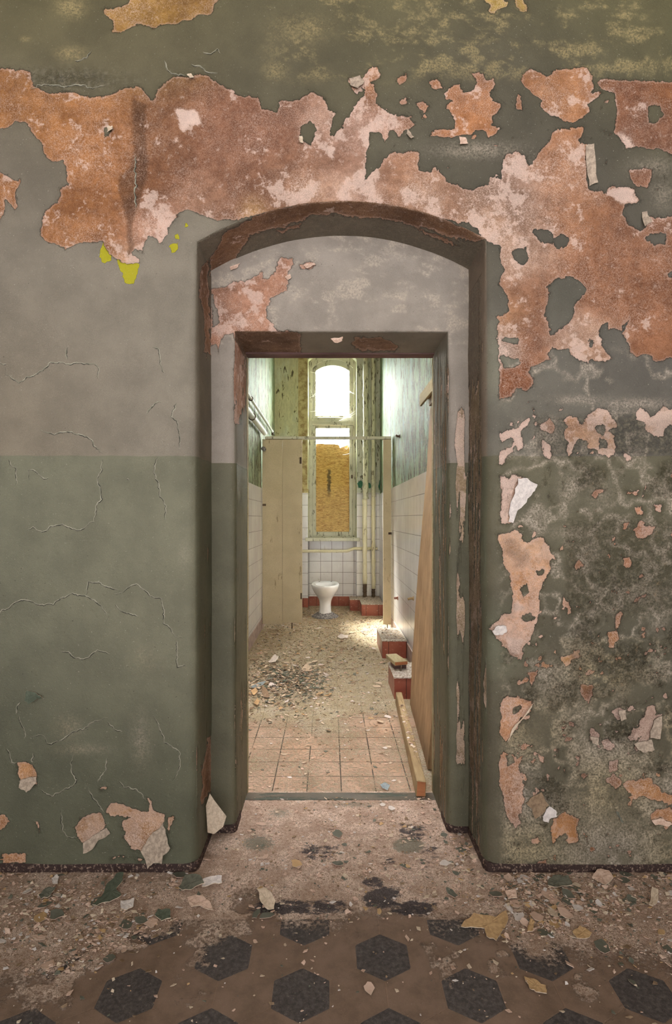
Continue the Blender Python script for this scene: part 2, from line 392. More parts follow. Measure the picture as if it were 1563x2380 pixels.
t = NT('white_sanitary_glaze'); n = t.noise(8, 4)
M['glaze'] = t.fin(t.mix(t.mr(n, .4, .7), L4((236, 236, 240)), L4((222, 222, 228))), .12, None, .5)
t = NT('grey_mortar'); n = t.noise(60, 6, .7)
M['mortar'] = t.fin(t.mix(t.mr(n, .38, .64), L4((80, 76, 80)), L4((186, 180, 180))), .9, t.bump(n, 1.0, .012))
def m_wood(name, c1, c2, c3, sc, axis, rough=.75):
    t = NT(name); s = {'x': (.06, 1, 1), 'y': (1, .06, 1), 'z': (1, 1, .06)}[axis]
    n = t.noise(sc, 6, .65, t.vec(None, s), .4); n2 = t.noise(sc * 4, 5, .7, t.vec(None, s)); n3 = t.noise(6, 4)
    c = t.mix(t.mr(n, .34, .66), L4(c1), L4(c2)); c = t.mix(t.math('MULTIPLY', t.mr(n2, .56, .68), .8), c, L4(c3)); c = t.mix(1.0, c, t.mix(t.mr(n3, .3, .7), (.84, .82, .8, 1), (1.1, 1.1, 1.1, 1)), 'MULTIPLY')
    return t.fin(c, rough, t.bump(n2, .4, .003), .25)
M['board'] = m_wood('weathered_brown_board', (178, 146, 112), (160, 126, 92), (96, 72, 50), 26, 'z')
M['timber'] = m_wood('grey_timber', (172, 148, 112), (152, 126, 92), (106, 84, 58), 30, 'y')
M['timber_end'] = m_wood('sawn_end_grain', (176, 116, 78), (160, 100, 66), (120, 76, 50), 60, 'x')
M['shelf'] = m_wood('pale_shelf_timber', (172, 158, 126), (158, 142, 108), (126, 104, 74), 30, 'y')
M['header'] = m_wood('dark_door_header', (92, 66, 62), (120, 92, 86), (52, 38, 34), 40, 'x')
t = NT('strand_board'); n = t.noise(13, 6, .72, t.vec(None, (1, 1, 5)), 1.6); n2 = t.noise(38, 5, .7, t.vec(None, (1, 1, 5)), 1.2); X = t.xyz()
c = t.mix(t.mr(n, .36, .6), L4((190, 134, 72)), L4((250, 202, 132))); c = t.mix(t.mr(n2, .57, .66), c, L4((112, 70, 36)))
dx = t.math('ABSOLUTE', t.math('SUBTRACT', X[0], -.005))
bm_ = t.math('MULTIPLY', t.mr(t.math('ADD', dx, t.math('MULTIPLY_ADD', t.noise(26, 4), .09, -.045)), .034, .008), t.math('MULTIPLY', t.mr(X[2], 1.44, 1.62), t.mr(X[2], 1.90, 1.84)))
c = t.mix(t.math('MULTIPLY', bm_, .8), c, L4((72, 62, 52)))
M['osb'] = t.fin(c, .75, t.bump(n2, .6, .004), .2)
t = NT('window_glass'); t.N.remove(t.b)
tr = t.N.new('ShaderNodeBsdfTransparent'); tr.inputs[0].default_value = (.93, .95, .92, 1); gl = t.N.new('ShaderNodeBsdfGlossy'); gl.inputs['Roughness'].default_value = .05
mx = t.N.new('ShaderNodeMixShader'); mx.inputs[0].default_value = .004; t.K.new(tr.outputs[0], mx.inputs[1]); t.K.new(gl.outputs[0], mx.inputs[2]); t.K.new(mx.outputs[0], t.out.inputs[0]); M['glass'] = t.m
t = NT('cobweb_silk'); M['silk'] = t.fin((.86, .86, .84, 1), .8)
def m_chip(name, c1, c2):
    t = NT(name); n = t.noise(90, 5, .7)
    return t.fin(t.mix(t.mr(n, .36, .64), L4(c1), L4(c2)), .75, t.bump(n, .4, .002), .3)
CHIP = {'pink': m_chip('pink_plaster_chip', (196, 158, 138), (226, 192, 172)), 'grey': m_chip('grey_green_paint_chip', (92, 90, 78), (118, 114, 100)), 'ochre': m_chip('ochre_chip', (182, 144, 102), (208, 168, 124)),
        'cream': m_chip('cream_chip', (196, 170, 146), (224, 200, 176)), 'brown': m_chip('brown_chip', (126, 100, 78), (156, 128, 102)), 'mauve': m_chip('mauve_grey_chip', (150, 130, 114), (192, 168, 148)), 'blue': m_chip('blue_grey_chip', (120, 128, 132), (150, 156, 158)), 'white': m_chip('whitish_chip', (206, 190, 184), (232, 216, 208)), 'green': m_chip('dark_green_chip', (80, 84, 70), (98, 102, 86))}
M['tealpaint'] = m_chip('teal_paint', (44, 96, 78), (66, 118, 96))
M['grey_back'] = m_peelwash('greyed_wall_paint', (196, 198, 188), (182, 184, 172), (204, 206, 200), .88)
# ---------------------------------------------------------------- outlines of the lost paint, read off the wall
def R(pts, x0, y0, s): return [(x0 + x * s, y0 + y * s) for x, y in pts]
r5 = lambda p: R(p, 0, 0, .5003)
r6 = lambda p: R(p, 782, 0, .4997)
r7 = lambda p: R(p, 1100, 650, .2962)
r8 = lambda p: R(p, 1100, 1300, .3152)
r3 = lambda p: R(p, 0, 1550, .32)
r4 = lambda p: R(p, 430, 440, .4798)
TOP = [(-900, 160), (-20, 160), (30, 158), (68, 170), (72, 200), (110, 214), (160, 218), (215, 228), (235, 225), (265, 215), (320, 198), (345, 222), (355, 233), (375, 200), (400, 183), (440, 178), (478, 175), (500, 190), (530, 205), (545, 218), (575, 222), (602, 232), (612, 256), (640, 258), (655, 232), (700, 232), (725, 212), (755, 230), (762, 255), (781, 262), (775, 285), (768, 312), (784, 318)]
MID = r6([(40, 570), (75, 515), (110, 470), (135, 440), (130, 390), (125, 370), (165, 315), (195, 320), (205, 360), (160, 385), (180, 400), (195, 440), (190, 480), (215, 510), (250, 535), (320, 535), (370, 570), (350, 600), (310, 600), (290, 640), (270, 600), (245, 600), (240, 640), (225, 655), (200, 620), (165, 610), (155, 640), (150, 690), (140, 760), (140, 830), (165, 800), (210, 780), (260, 710), (330, 705), (385, 715), (380, 770), (395, 800), (440, 805), (465, 780), (490, 810), (510, 850), (560, 860), (600, 880), (640, 890), (660, 870), (715, 860), (720, 820), (775, 830), (775, 770), (790, 720), (830, 705), (885, 740), (890, 770), (910, 770), (940, 710), (985, 680), (1000, 640), (1010, 610), (1060, 595), (1100, 590), (1150, 600), (1150, 630), (1120, 660), (1135, 680), (1165, 680), (1160, 740), (1165, 800), (1170, 870), (1230, 885), (1260, 905), (1265, 880), (1330, 870), (1390, 880), (1415, 930), (1350, 955), (1340, 985), (1350, 1040), (1400, 1055), (1425, 1080), (1450, 1050), (1465, 1010), (1510, 1020), (1563, 1005), (3200, 1000)])
LOW = [(2400, 840)] + r7([(1563, 630), (1450, 635), (1400, 635), (1395, 600), (1340, 590), (1300, 600), (1220, 560), (1190, 450), (1150, 395), (1050, 390), (1040, 340), (1000, 340), (980, 440), (1000, 500), (1040, 560), (1070, 630), (1030, 640), (980, 635), (930, 625), (910, 645), (840, 640), (770, 600), (755, 545), (700, 545), (620, 525), (570, 590), (600, 640), (550, 645), (500, 680), (440, 690), (430, 740), (480, 780), (470, 830), (415, 880), (350, 860), (300, 920), (205, 945), (205, 800), (200, 700), (210, 500), (190, 440), (210, 330), (180, 290), (270, 260), (270, 170), (240, 100), (190, 60)]) + [(1172, 630), (1163, 600), (1160, 570), (1128, 556)]
ARCH = [(1095, 520), (1000, 500), (800, 490), (600, 505), (508, 514)]
LEFT = r5([(980, 1010), (940, 1005), (870, 980), (820, 1010), (800, 1030), (780, 1080), (745, 1130), (720, 1105), (690, 1095), (675, 1130), (665, 1168), (630, 1150), (610, 1180), (650, 1200), (650, 1225), (600, 1225), (530, 1195), (500, 1160), (480, 1125), (420, 1130), (380, 1130), (310, 1158), (230, 1130), (195, 1090), (200, 1040), (205, 980), (275, 940), (285, 880), (325, 860), (320, 800), (285, 750), (240, 750), (205, 700), (195, 660), (150, 620), (125, 575), (70, 560), (20, 600), (-20, 605)]) + [(-900, 310)]
BARE = [TOP + MID + LOW + ARCH + LEFT,
    r5([(0, 805), (40, 820), (100, 850), (75, 900), (80, 960), (65, 970), (30, 930), (15, 990), (5, 1040), (-300, 1040), (-300, 805)]),
    r5([(600, 0), (590, 20), (485, 40), (490, 70), (525, 100), (530, 150), (560, 150), (590, 140), (620, 120), (690, 125), (720, 140), (750, 120), (820, 115), (850, 95), (890, 100), (920, 80), (970, 70), (985, 50), (1000, 20), (1030, 0), (1030, -60), (600, -60)]),
    r6([(680, -20), (690, 8), (720, 30), (715, 55), (740, 60), (790, 35), (800, 10), (750, -20)]),
    r6([(830, -10), (850, 50), (885, 50), (880, 20), (865, -10)]),
    r6([(515, 410), (570, 390), (590, 440), (640, 420), (650, 380), (615, 335), (660, 345), (680, 345), (690, 380), (730, 370), (735, 400), (725, 440), (745, 470), (768, 485), (750, 530), (725, 545), (720, 580), (765, 605), (730, 630), (700, 640), (690, 610), (650, 610), (640, 635), (590, 625), (540, 640), (440, 640), (450, 620), (500, 600), (555, 605), (550, 540), (510, 510), (525, 490), (550, 480), (510, 470), (505, 440)]),
    r6([(870, 350), (900, 330), (960, 350), (990, 350), (1020, 325), (1100, 325), (1150, 320), (1190, 350), (1195, 400), (1180, 430), (1240, 440), (1190, 460), (1160, 490), (1170, 520), (1140, 560), (1100, 575), (1060, 570), (1040, 550), (1000, 540), (975, 520), (945, 490), (960, 470), (940, 450), (915, 440), (900, 420), (880, 410), (865, 385)]),
    r6([(1210, 385), (1290, 365), (1400, 370), (1563, 385), (2200, 385), (2200, 710), (1563, 715), (1500, 690), (1440, 690), (1350, 690), (1320, 650), (1295, 615), (1310, 520), (1290, 440), (1230, 420)]),
    r6([(55, 370), (110, 360), (130, 385), (120, 415), (90, 435), (60, 400)]), r6([(275, 380), (300, 350), (325, 345), (320, 375), (290, 395)]),
    r6([(295, 470), (335, 460), (330, 485), (310, 490)]), r6([(365, 485), (400, 465), (430, 490), (415, 530), (380, 510)]),
    r6([(845, 445), (860, 450), (868, 512), (836, 514)]), r6([(438, 380), (470, 375), (490, 405), (465, 420), (440, 405)]),
    r6([(1365, 790), (1470, 785), (1470, 820), (1445, 870), (1400, 860), (1370, 840)]),
    r7([(205, 1200), (330, 1160), (440, 1100), (430, 1170), (370, 1190), (400, 1260), (400, 1310), (345, 1340), (330, 1280), (290, 1240), (215, 1280)]),
    r7([(215, 1350), (300, 1300), (310, 1270), (330, 1290), (285, 1370), (250, 1450), (200, 1450)]),
    r7([(540, 1150), (600, 1090), (650, 1140), (650, 1190), (610, 1220), (560, 1190)]),
    r7([(710, 1090), (740, 1065), (820, 1070), (820, 1120), (860, 1150), (900, 1060), (960, 1010), (1060, 1030), (1110, 1110), (1120, 1180), (1060, 1190), (1120, 1240), (1130, 1320), (1120, 1360), (1060, 1400), (990, 1370), (960, 1330), (900, 1340), (900, 1280), (820, 1240), (780, 1310), (740, 1390), (720, 1340), (740, 1270), (700, 1190), (740, 1150)]),
    r7([(1270, 1040), (1300, 1000), (1360, 1030), (1400, 1090), (1480, 1000), (1563, 1010), (1700, 1060), (1563, 1110), (1500, 1180), (1480, 1240), (1400, 1230), (1340, 1200), (1350, 1130), (1280, 1110)]),
    r7([(540, 1260), (600, 1290), (620, 1360), (600, 1420), (560, 1390)]), r7([(1170, 1360), (1220, 1380), (1240, 1430), (1190, 1430)]),
    r7([(210, 1540), (350, 1540), (420, 1560), (400, 1640), (330, 1740), (290, 1830), (310, 1910), (215, 1920)]),
    [(1160, 1240), (1189, 1239), (1204, 1230), (1215, 1242), (1214, 1257), (1227, 1260), (1266, 1251), (1275, 1269), (1278, 1281), (1295, 1296), (1278, 1305), (1281, 1316), (1268, 1340), (1258, 1365), (1252, 1400), (1250, 1435), (1240, 1470), (1226, 1490), (1217, 1510), (1215, 1528), (1185, 1520), (1172, 1502), (1162, 1494), (1145, 1465), (1160, 1440), (1166, 1426), (1188, 1420), (1194, 1395), (1190, 1360), (1185, 1330), (1165, 1305)],
    r8([(195, 1050), (230, 1010), (390, 1020), (435, 1040), (410, 1110), (350, 1170), (290, 1280), (250, 1340), (210, 1300)]),
    r8([(215, 1400), (300, 1440), (340, 1500), (350, 1600), (380, 1720), (380, 1790), (350, 1850), (350, 1950), (320, 1990), (270, 1930), (240, 1850), (220, 1750), (200, 1650), (180, 1480)]),
    r8([(600, 1930), (680, 1850), (720, 1890), (780, 1910), (765, 1990), (770, 2060), (740, 2090), (690, 2080), (640, 2060), (580, 2100), (575, 2020)]),
    r8([(1105, 1660), (1150, 1625), (1300, 1615), (1330, 1660), (1380, 1660), (1400, 1710), (1469, 1720), (1600, 1760), (1469, 1810), (1400, 1780), (1320, 1770), (1270, 1740), (1180, 1740), (1140, 1700)]),
    r8([(1310, 1890), (1360, 1850), (1469, 1830), (1560, 1880), (1469, 1950), (1420, 1930), (1380, 1900), (1320, 1930)]),
    r8([(630, 730), (700, 715), (740, 700), (745, 660), (765, 690), (800, 715), (740, 740), (710, 780), (680, 790), (650, 760)]),
    r8([(985, 540), (1060, 530), (1060, 600), (1040, 650), (1010, 650), (990, 600)]), r8([(1045, 420), (1080, 385), (1100, 400), (1085, 460), (1060, 520), (1045, 520)]),
    r8([(1165, 330), (1190, 290), (1280, 240), (1270, 270), (1200, 320)]),
    r8([(1240, 1180), (1290, 1090), (1340, 1090), (1340, 1150), (1385, 1150), (1360, 1300), (1300, 1310), (1310, 1380), (1200, 1400), (1180, 1360), (1250, 1290), (1160, 1340), (1150, 1320), (1180, 1230), (1220, 1230)]),
    r8([(1030, 1110), (1080, 1090), (1120, 1110), (1110, 1170), (1070, 1180)]), r8([(855, 1260), (890, 1240), (930, 1290), (920, 1360), (870, 1340)]),
    r8([(940, 1330), (1000, 1320), (1040, 1370), (1000, 1410), (950, 1390)]), r8([(690, 1190), (720, 1185), (760, 1215), (740, 1230), (700, 1220)]),
    r8([(980, 1630), (1050, 1570), (1060, 1600), (1090, 1640), (1050, 1690), (1020, 1660)]),
    r8([(1000, 1500), (1060, 1490), (1080, 1560), (1020, 1560)]), r8([(480, 1440), (520, 1450), (510, 1500), (485, 1490)]),
    r8([(1150, 1080), (1185, 1070), (1190, 1110), (1155, 1120)]), r8([(790, 930), (880, 930), (860, 1050), (820, 1040)]),
    r7([(1170, 1910), (1220, 1910), (1220, 1960), (1180, 1970)]), r7([(1255, 1980), (1300, 1900), (1330, 1900), (1330, 1940), (1420, 1930), (1400, 2000), (1330, 2040), (1270, 2030)]),
    r7([(1265, 1790), (1320, 1790), (1320, 1840), (1280, 1840)]), r7([(1420, 1770), (1480, 1760), (1450, 1830), (1420, 1810)]), r7([(1185, 2190), (1240, 2190), (1245, 2260), (1195, 2260)]),
    r7([(775, 2230), (820, 2190), (860, 2240), (800, 2270)]), r7([(930, 1690), (1000, 1640), (1020, 1660), (960, 1720)]), r7([(1190, 1640), (1250, 1660), (1290, 1650), (1280, 1690), (1220, 1680)]),
    r8([(1105, -20), (1165, -20), (1165, 60), (1115, 50)]), r8([(725, 40), (760, 10), (810, 40), (760, 70)]), r8([(850, 300), (890, 310), (860, 345)]),
    r8([(1205, 120), (1250, 110), (1265, 130), (1220, 140)]), r8([(460, 2220), (540, 2215), (545, 2260), (480, 2265)]), r8([(400, 840), (480, 830), (440, 940), (425, 930)]),
    r8([(665, 270), (690, 300), (720, 400), (700, 410), (670, 330)]),
    r3([(135, 700), (245, 705), (280, 760), (270, 860), (150, 860), (140, 750)]),
    r3([(560, 1160), (590, 1100), (660, 1070), (740, 1065), (765, 1140), (740, 1190), (690, 1230), (610, 1270), (570, 1220)]),
    r3([(780, 1060), (820, 1000), (880, 990), (960, 1030), (1030, 1060), (1090, 1040), (1060, 950), (1110, 990), (1115, 1045), (1200, 1070), (1190, 1140), (1150, 1250), (1080, 1340), (1030, 1330), (960, 1310), (890, 1240), (920, 1190), (890, 1130), (960, 1100), (870, 1095)]),
    r3([(-300, 1070), (0, 1065), (40, 1080), (75, 1130), (0, 1170), (-300, 1150)]), r3([(20, 1360), (90, 1350), (200, 1360), (190, 1410), (150, 1420), (80, 1420), (40, 1460), (0, 1400)]),
    r3([(740, 870), (770, 865), (775, 885), (750, 895)]), r3([(270, 1120), (290, 1130), (300, 1200), (290, 1210)]), r3([(820, 1385), (930, 1370), (900, 1395)]),
    r3([(980, 1370), (1050, 1400), (1020, 1415)]), r3([(1230, 1100), (1270, 1085), (1240, 1180), (1225, 1220)]),
]
HOLES = [r6([(915, 1070), (990, 1065), (1010, 1110), (1050, 1080), (1085, 1100), (1085, 1145), (1030, 1155), (1010, 1130), (960, 1145), (930, 1110)]),
    r7([(640, 0), (660, -15), (740, -20), (830, 0), (885, 80), (870, 120), (820, 160), (790, 210), (800, 290), (770, 340), (700, 380), (620, 430), (600, 370), (560, 290), (570, 190), (600, 100), (580, 60)]),
    r6([(1440, 1115), (1470, 1090), (1530, 1095), (1530, 1140), (1480, 1150)]), r6([(1450, 500), (1500, 490), (1525, 530), (1490, 570), (1455, 560)]),
    r5([(1390, 590), (1440, 560), (1470, 600), (1455, 660), (1440, 680), (1420, 660), (1390, 640)]), r5([(500, 590), (530, 600), (510, 630), (490, 640), (485, 610)]),
    r7([(960, 1140), (1040, 1150), (1030, 1240), (970, 1200)]), r7([(990, 1260), (1060, 1270), (1060, 1330), (990, 1330)]), r7([(900, 470), (935, 480), (930, 520), (905, 530)]),
    r8([(340, 210), (400, 190), (415, 250), (360, 270)]), r8([(360, 420), (420, 380), (455, 420), (420, 470), (370, 450)]), r8([(470, 70), (520, 60), (520, 110), (480, 110)]),
    r8([(230, 1440), (290, 1430), (310, 1490), (250, 1520)]), r8([(600, 2060), (680, 2020), (700, 2060), (610, 2090)]), r8([(300, 1090), (370, 1080), (340, 1120), (290, 1130)]),
    r6([(700, 1130), (745, 1140), (750, 1190), (715, 1190)]), r6([(820, 1170), (870, 1150), (900, 1200), (880, 1240), (840, 1220)]),
    r7([(215, 600), (350, 610), (370, 660), (330, 700), (230, 690)]), r7([(200, 440), (350, 460), (360, 500), (260, 490)]), r7([(1150, 440), (1230, 300), (1190, 340), (1160, 390)]),
    r6([(1530, 1285), (1555, 1270), (1563, 1300), (1535, 1300)])]
REV_BARE = [r4([(120, 420), (125, 330), (190, 215), (400, 105), (700, 50), (900, 50), (1150, 100), (1350, 180), (1470, 235), (1400, 262), (1300, 232), (1150, 185), (1000, 150), (900, 135), (740, 120), (610, 125), (560, 160), (420, 190), (310, 230), (270, 280), (250, 330), (240, 370), (180, 395)]),
    r4([(75, 370), (110, 345), (118, 500), (118, 690), (140, 800), (100, 790), (92, 620), (68, 500)]), [(482, 1720), (490, 1700), (492, 1830), (470, 1870), (467, 1800)],
    r4([(450, 195), (555, 172), (545, 192), (470, 205)]), r4([(1135, 190), (1200, 215), (1330, 265), (1300, 270), (1180, 225)])]
INN_BARE = [r4([(105, 480), (200, 470), (270, 450), (330, 430), (370, 390), (400, 440), (440, 400), (460, 340), (520, 330), (530, 360), (500, 400), (500, 460), (460, 510), (410, 530), (400, 570), (400, 630), (430, 675), (450, 690), (470, 730), (330, 800), (240, 690), (200, 700), (180, 735), (170, 790), (150, 760), (90, 770), (100, 690)]),
    [(548, 770), (700, 772), (700, 826), (564, 826), (566, 930), (562, 985), (548, 985), (545, 850)], r4([(820, 720), (940, 720), (1030, 750), (1020, 775), (860, 780), (810, 750)]), r4([(560, 365), (620, 355), (630, 375), (600, 395), (570, 390)])]
INN_HOLES = [r4([(370, 400), (405, 400), (410, 440), (380, 445)]), r4([(120, 500), (140, 510), (165, 650), (130, 670)])]
YELLOW = [r5([(480, 1120), (525, 1165), (525, 1215), (480, 1225), (460, 1190)]), r5([(550, 1200), (600, 1225), (652, 1230), (640, 1270), (620, 1325), (585, 1325), (560, 1240)]),
    r5([(785, 1140), (825, 1130), (825, 1165), (800, 1180)]), r5([(815, 1085), (835, 1080), (830, 1115), (812, 1110)]), r5([(855, 1030), (875, 1030), (870, 1055), (855, 1050)])]
WHITE = [r7([(205, 1540), (355, 1540), (345, 1600), (320, 1700), (280, 1790), (270, 1920), (205, 1920)]), r5([(825, 510), (900, 505), (930, 540), (930, 570), (880, 580), (850, 610), (825, 570)]), r5([(810, 640), (825, 630), (820, 660), (808, 660)]),
    r6([(1295, 620), (1330, 615), (1370, 640), (1395, 690), (1345, 690), (1310, 650)]), r6([(1260, 900), (1330, 870), (1395, 885), (1415, 930), (1345, 955)]), r5([(1520, 680), (1550, 680), (1545, 740), (1525, 730)]),
    r8([(185, 520), (130, 515), (150, 490), (230, 485), (250, 520), (210, 560)]), r8([(300, 330), (340, 290), (385, 340), (370, 380), (300, 380)]), r8([(230, 570), (370, 570), (350, 700), (260, 690)])]
WHITE_NEED = [WHITE[6]]
GROOVE = [r5([(620, 465), (660, 480), (685, 490), (680, 620), (690, 780), (670, 900), (640, 980), (620, 1040), (625, 1180), (590, 1190), (585, 1060), (565, 960), (545, 870), (555, 800), (600, 780), (625, 700), (615, 560)])]
# plaster colours under the paint: u, v, radius, colour
PB = [(60, 260, 150, (176, 118, 62)), (200, 450, 130, (176, 116, 70)), (180, 330, 110, (172, 114, 70)), (130, 540, 60, (176, 120, 76)), (360, 535, 48, (218, 168, 146)), (300, 600, 30, (205, 160, 130)),
    (380, 330, 60, (160, 112, 80)), (480, 370, 120, (138, 92, 68)), (600, 330, 100, (146, 100, 78)), (560, 430, 70, (134, 90, 66)), (480, 470, 50, (208, 160, 132)), (640, 440, 70, (182, 134, 106)), (700, 465, 45, (215, 168, 138)), (590, 485, 25, (218, 172, 110)),
    (760, 290, 45, (210, 165, 142)), (830, 300, 55, (214, 170, 150)), (860, 200, 40, (184, 126, 84)), (820, 440, 50, (214, 172, 150)), (800, 370, 30, (150, 104, 80)), (960, 420, 50, (180, 132, 104)), (980, 450, 40, (214, 170, 142)),
    (350, 30, 120, (172, 130, 62)), (1160, 15, 60, (190, 160, 80)), (1100, 240, 70, (184, 122, 78)), (1310, 220, 80, (186, 128, 84)), (1490, 240, 100, (150, 98, 70)), (1540, 220, 40, (180, 118, 72)), (1500, 330, 70, (132, 92, 72)),
    (1180, 400, 50, (205, 165, 145)), (1280, 350, 60, (190, 135, 100)), (1170, 450, 60, (188, 152, 132)), (1150, 520, 50, (206, 160, 130)), (1230, 500, 50, (165, 130, 112)), (1220, 570, 60, (196, 158, 136)), (1330, 500, 60, (176, 118, 78)), (1340, 450, 50, (190, 140, 110)),
    (1450, 600, 130, (158, 106, 76)), (1500, 720, 80, (160, 106, 74)), (1250, 700, 50, (150, 104, 78)), (1180, 740, 40, (190, 140, 105)), (1240, 780, 35, (156, 104, 76)), (1330, 780, 45, (216, 174, 150)), (1390, 800, 40, (212, 168, 140)), (1170, 810, 30, (196, 170, 155)), (1195, 885, 35, (170, 105, 68)),
    (1200, 1030, 50, (220, 182, 165)), (1280, 1040, 40, (214, 176, 156)), (1330, 990, 30, (200, 145, 105)), (1390, 1010, 60, (218, 176, 146)), (1520, 990, 60, (212, 178, 158)), (1190, 1280, 50, (222, 164, 116)), (1250, 1280, 50, (232, 188, 158)), (1220, 1350, 60, (224, 160, 110)), (1220, 1440, 50, (226, 180, 154)),
    (1190, 1650, 50, (218, 158, 116)), (1185, 1790, 60, (206, 150, 112)), (1190, 1850, 40, (222, 166, 130)), (1310, 1930, 40, (196, 136, 84)), (1520, 1830, 60, (200, 140, 86)), (1540, 1890, 40, (186, 130, 90)), (1500, 1690, 60, (186, 155, 140)), (1420, 1720, 50, (180, 150, 138)),
    (1430, 1480, 40, (200, 140, 90)), (1480, 1220, 60, (216, 150, 112)), (1330, 1530, 40, (206, 156, 104)), (60, 1800, 60, (214, 156, 104)), (210, 1910, 60, (212, 166, 128)), (330, 1920, 80, (208, 158, 116)), (30, 1960, 60, (196, 140, 96)), (440, 1300, 50, (200, 150, 110))]
CRACKS = [(295, 1113), (297, 1115), (299, 1117)], R([(0, 770), (50, 780)], 0, 600, .32), R([(45, 800), (45, 850), (100, 885), (150, 910), (210, 865), (280, 840), (345, 795), (375, 760), (500, 770), (640, 770), (695, 775), (720, 810), (715, 880)], 0, 600, .32), R([(280, 1245), (320, 1265), (400, 1280), (490, 1262), (560, 1285), (600, 1285), (660, 1320), (690, 1370), (750, 1420)], 0, 600, .32), R([(1070, 1130), (1135, 1050), (1170, 1055)], 0, 600, .32), R([(1285, 1050), (1240, 1160), (1290, 1190), (1310, 1370)], 0, 600, .32), R([(1110, 650), (1150, 660), (1165, 760), (1190, 840)], 0, 600, .32), R([(490, 650), (490, 740)], 0, 600, .32), \
    R([(70, 50), (80, 90), (115, 125), (120, 235)], 0, 1050, .32), R([(210, 205), (220, 125), (270, 160), (320, 200), (355, 190)], 0, 1050, .32), R([(750, 50), (740, 130), (710, 190), (740, 290), (745, 340), (700, 400), (690, 515)], 0, 1050, .32), R([(1150, 40), (1130, 60), (1115, 140), (1150, 240), (1165, 330), (1205, 390), (1200, 490)], 0, 1050, .32), R([(205, 575), (240, 548), (310, 590), (370, 545), (450, 530), (560, 575), (620, 560), (660, 515), (690, 510)], 0, 1050, .32), \
    R([(-60, 1240), (0, 1190), (25, 1150), (60, 1145), (120, 1095), (180, 1075), (240, 1085), (280, 1120), (400, 1105), (430, 1075), (520, 1035), (630, 1045), (720, 1105), (770, 1170), (790, 1240)], 0, 1050, .32), R([(835, 1035), (890, 1025), (930, 990), (995, 963), (1060, 1020), (1110, 1055), (1170, 1070), (1190, 1150), (1190, 1250), (1240, 1290), (1280, 1350), (1330, 1345)], 0, 1050, .32), R([(635, 1040), (650, 950), (720, 960), (800, 985), (870, 1010)], 0, 1050, .32), R([(440, 1450), (500, 1460), (530, 1495), (600, 1510), (640, 1495), (710, 1435), (800, 1470)], 0, 1050, .32), R([(1280, 1360), (1290, 1500), (1285, 1565), (1350, 1550)], 0, 1050, .32), R([(840, 1110), (870, 1150), (960, 1185), (1015, 1195)], 0, 1050, .32), \
    r3([(125, 340), (130, 290), (160, 260)]), r3([(140, 350), (150, 420), (185, 470), (180, 515)]), r3([(230, 510), (310, 492), (335, 520), (340, 550), (380, 555), (470, 520), (540, 465), (620, 450), (660, 410), (790, 370)]), r3([(240, 690), (260, 620)]), r3([(285, 880), (320, 910), (380, 935), (440, 910), (540, 860), (570, 820), (530, 760), (525, 680), (550, 640)]), r3([(635, 870), (680, 950), (720, 1010), (760, 1060)]), r3([(780, 660), (775, 740), (740, 800), (710, 840)]), r3([(865, 820), (900, 865), (990, 890), (1040, 930), (1060, 970)]), r3([(1120, 350), (1145, 390), (1160, 450), (1200, 540), (1260, 590), (1305, 610), (1305, 740), (1250, 830)]), r3([(50, 590), (80, 640), (85, 690), (130, 700)]), r3([(445, 1020), (455, 1180), (490, 1230), (560, 1240)]), r3([(780, 400), (830, 450), (890, 475)]), \
    r5([(635, 720), (632, 800), (637, 860), (630, 900), (634, 975)]), r5([(760, 280), (780, 330), (800, 350), (860, 350)]), r5([(940, 250), (985, 255), (1010, 235), (1025, 255)]), r5([(885, 305), (930, 310), (960, 340), (1015, 345)]), r5([(140, 415), (210, 395), (300, 405), (380, 400), (430, 415), (490, 400)]), r5([(350, 290), (400, 270), (430, 240)])
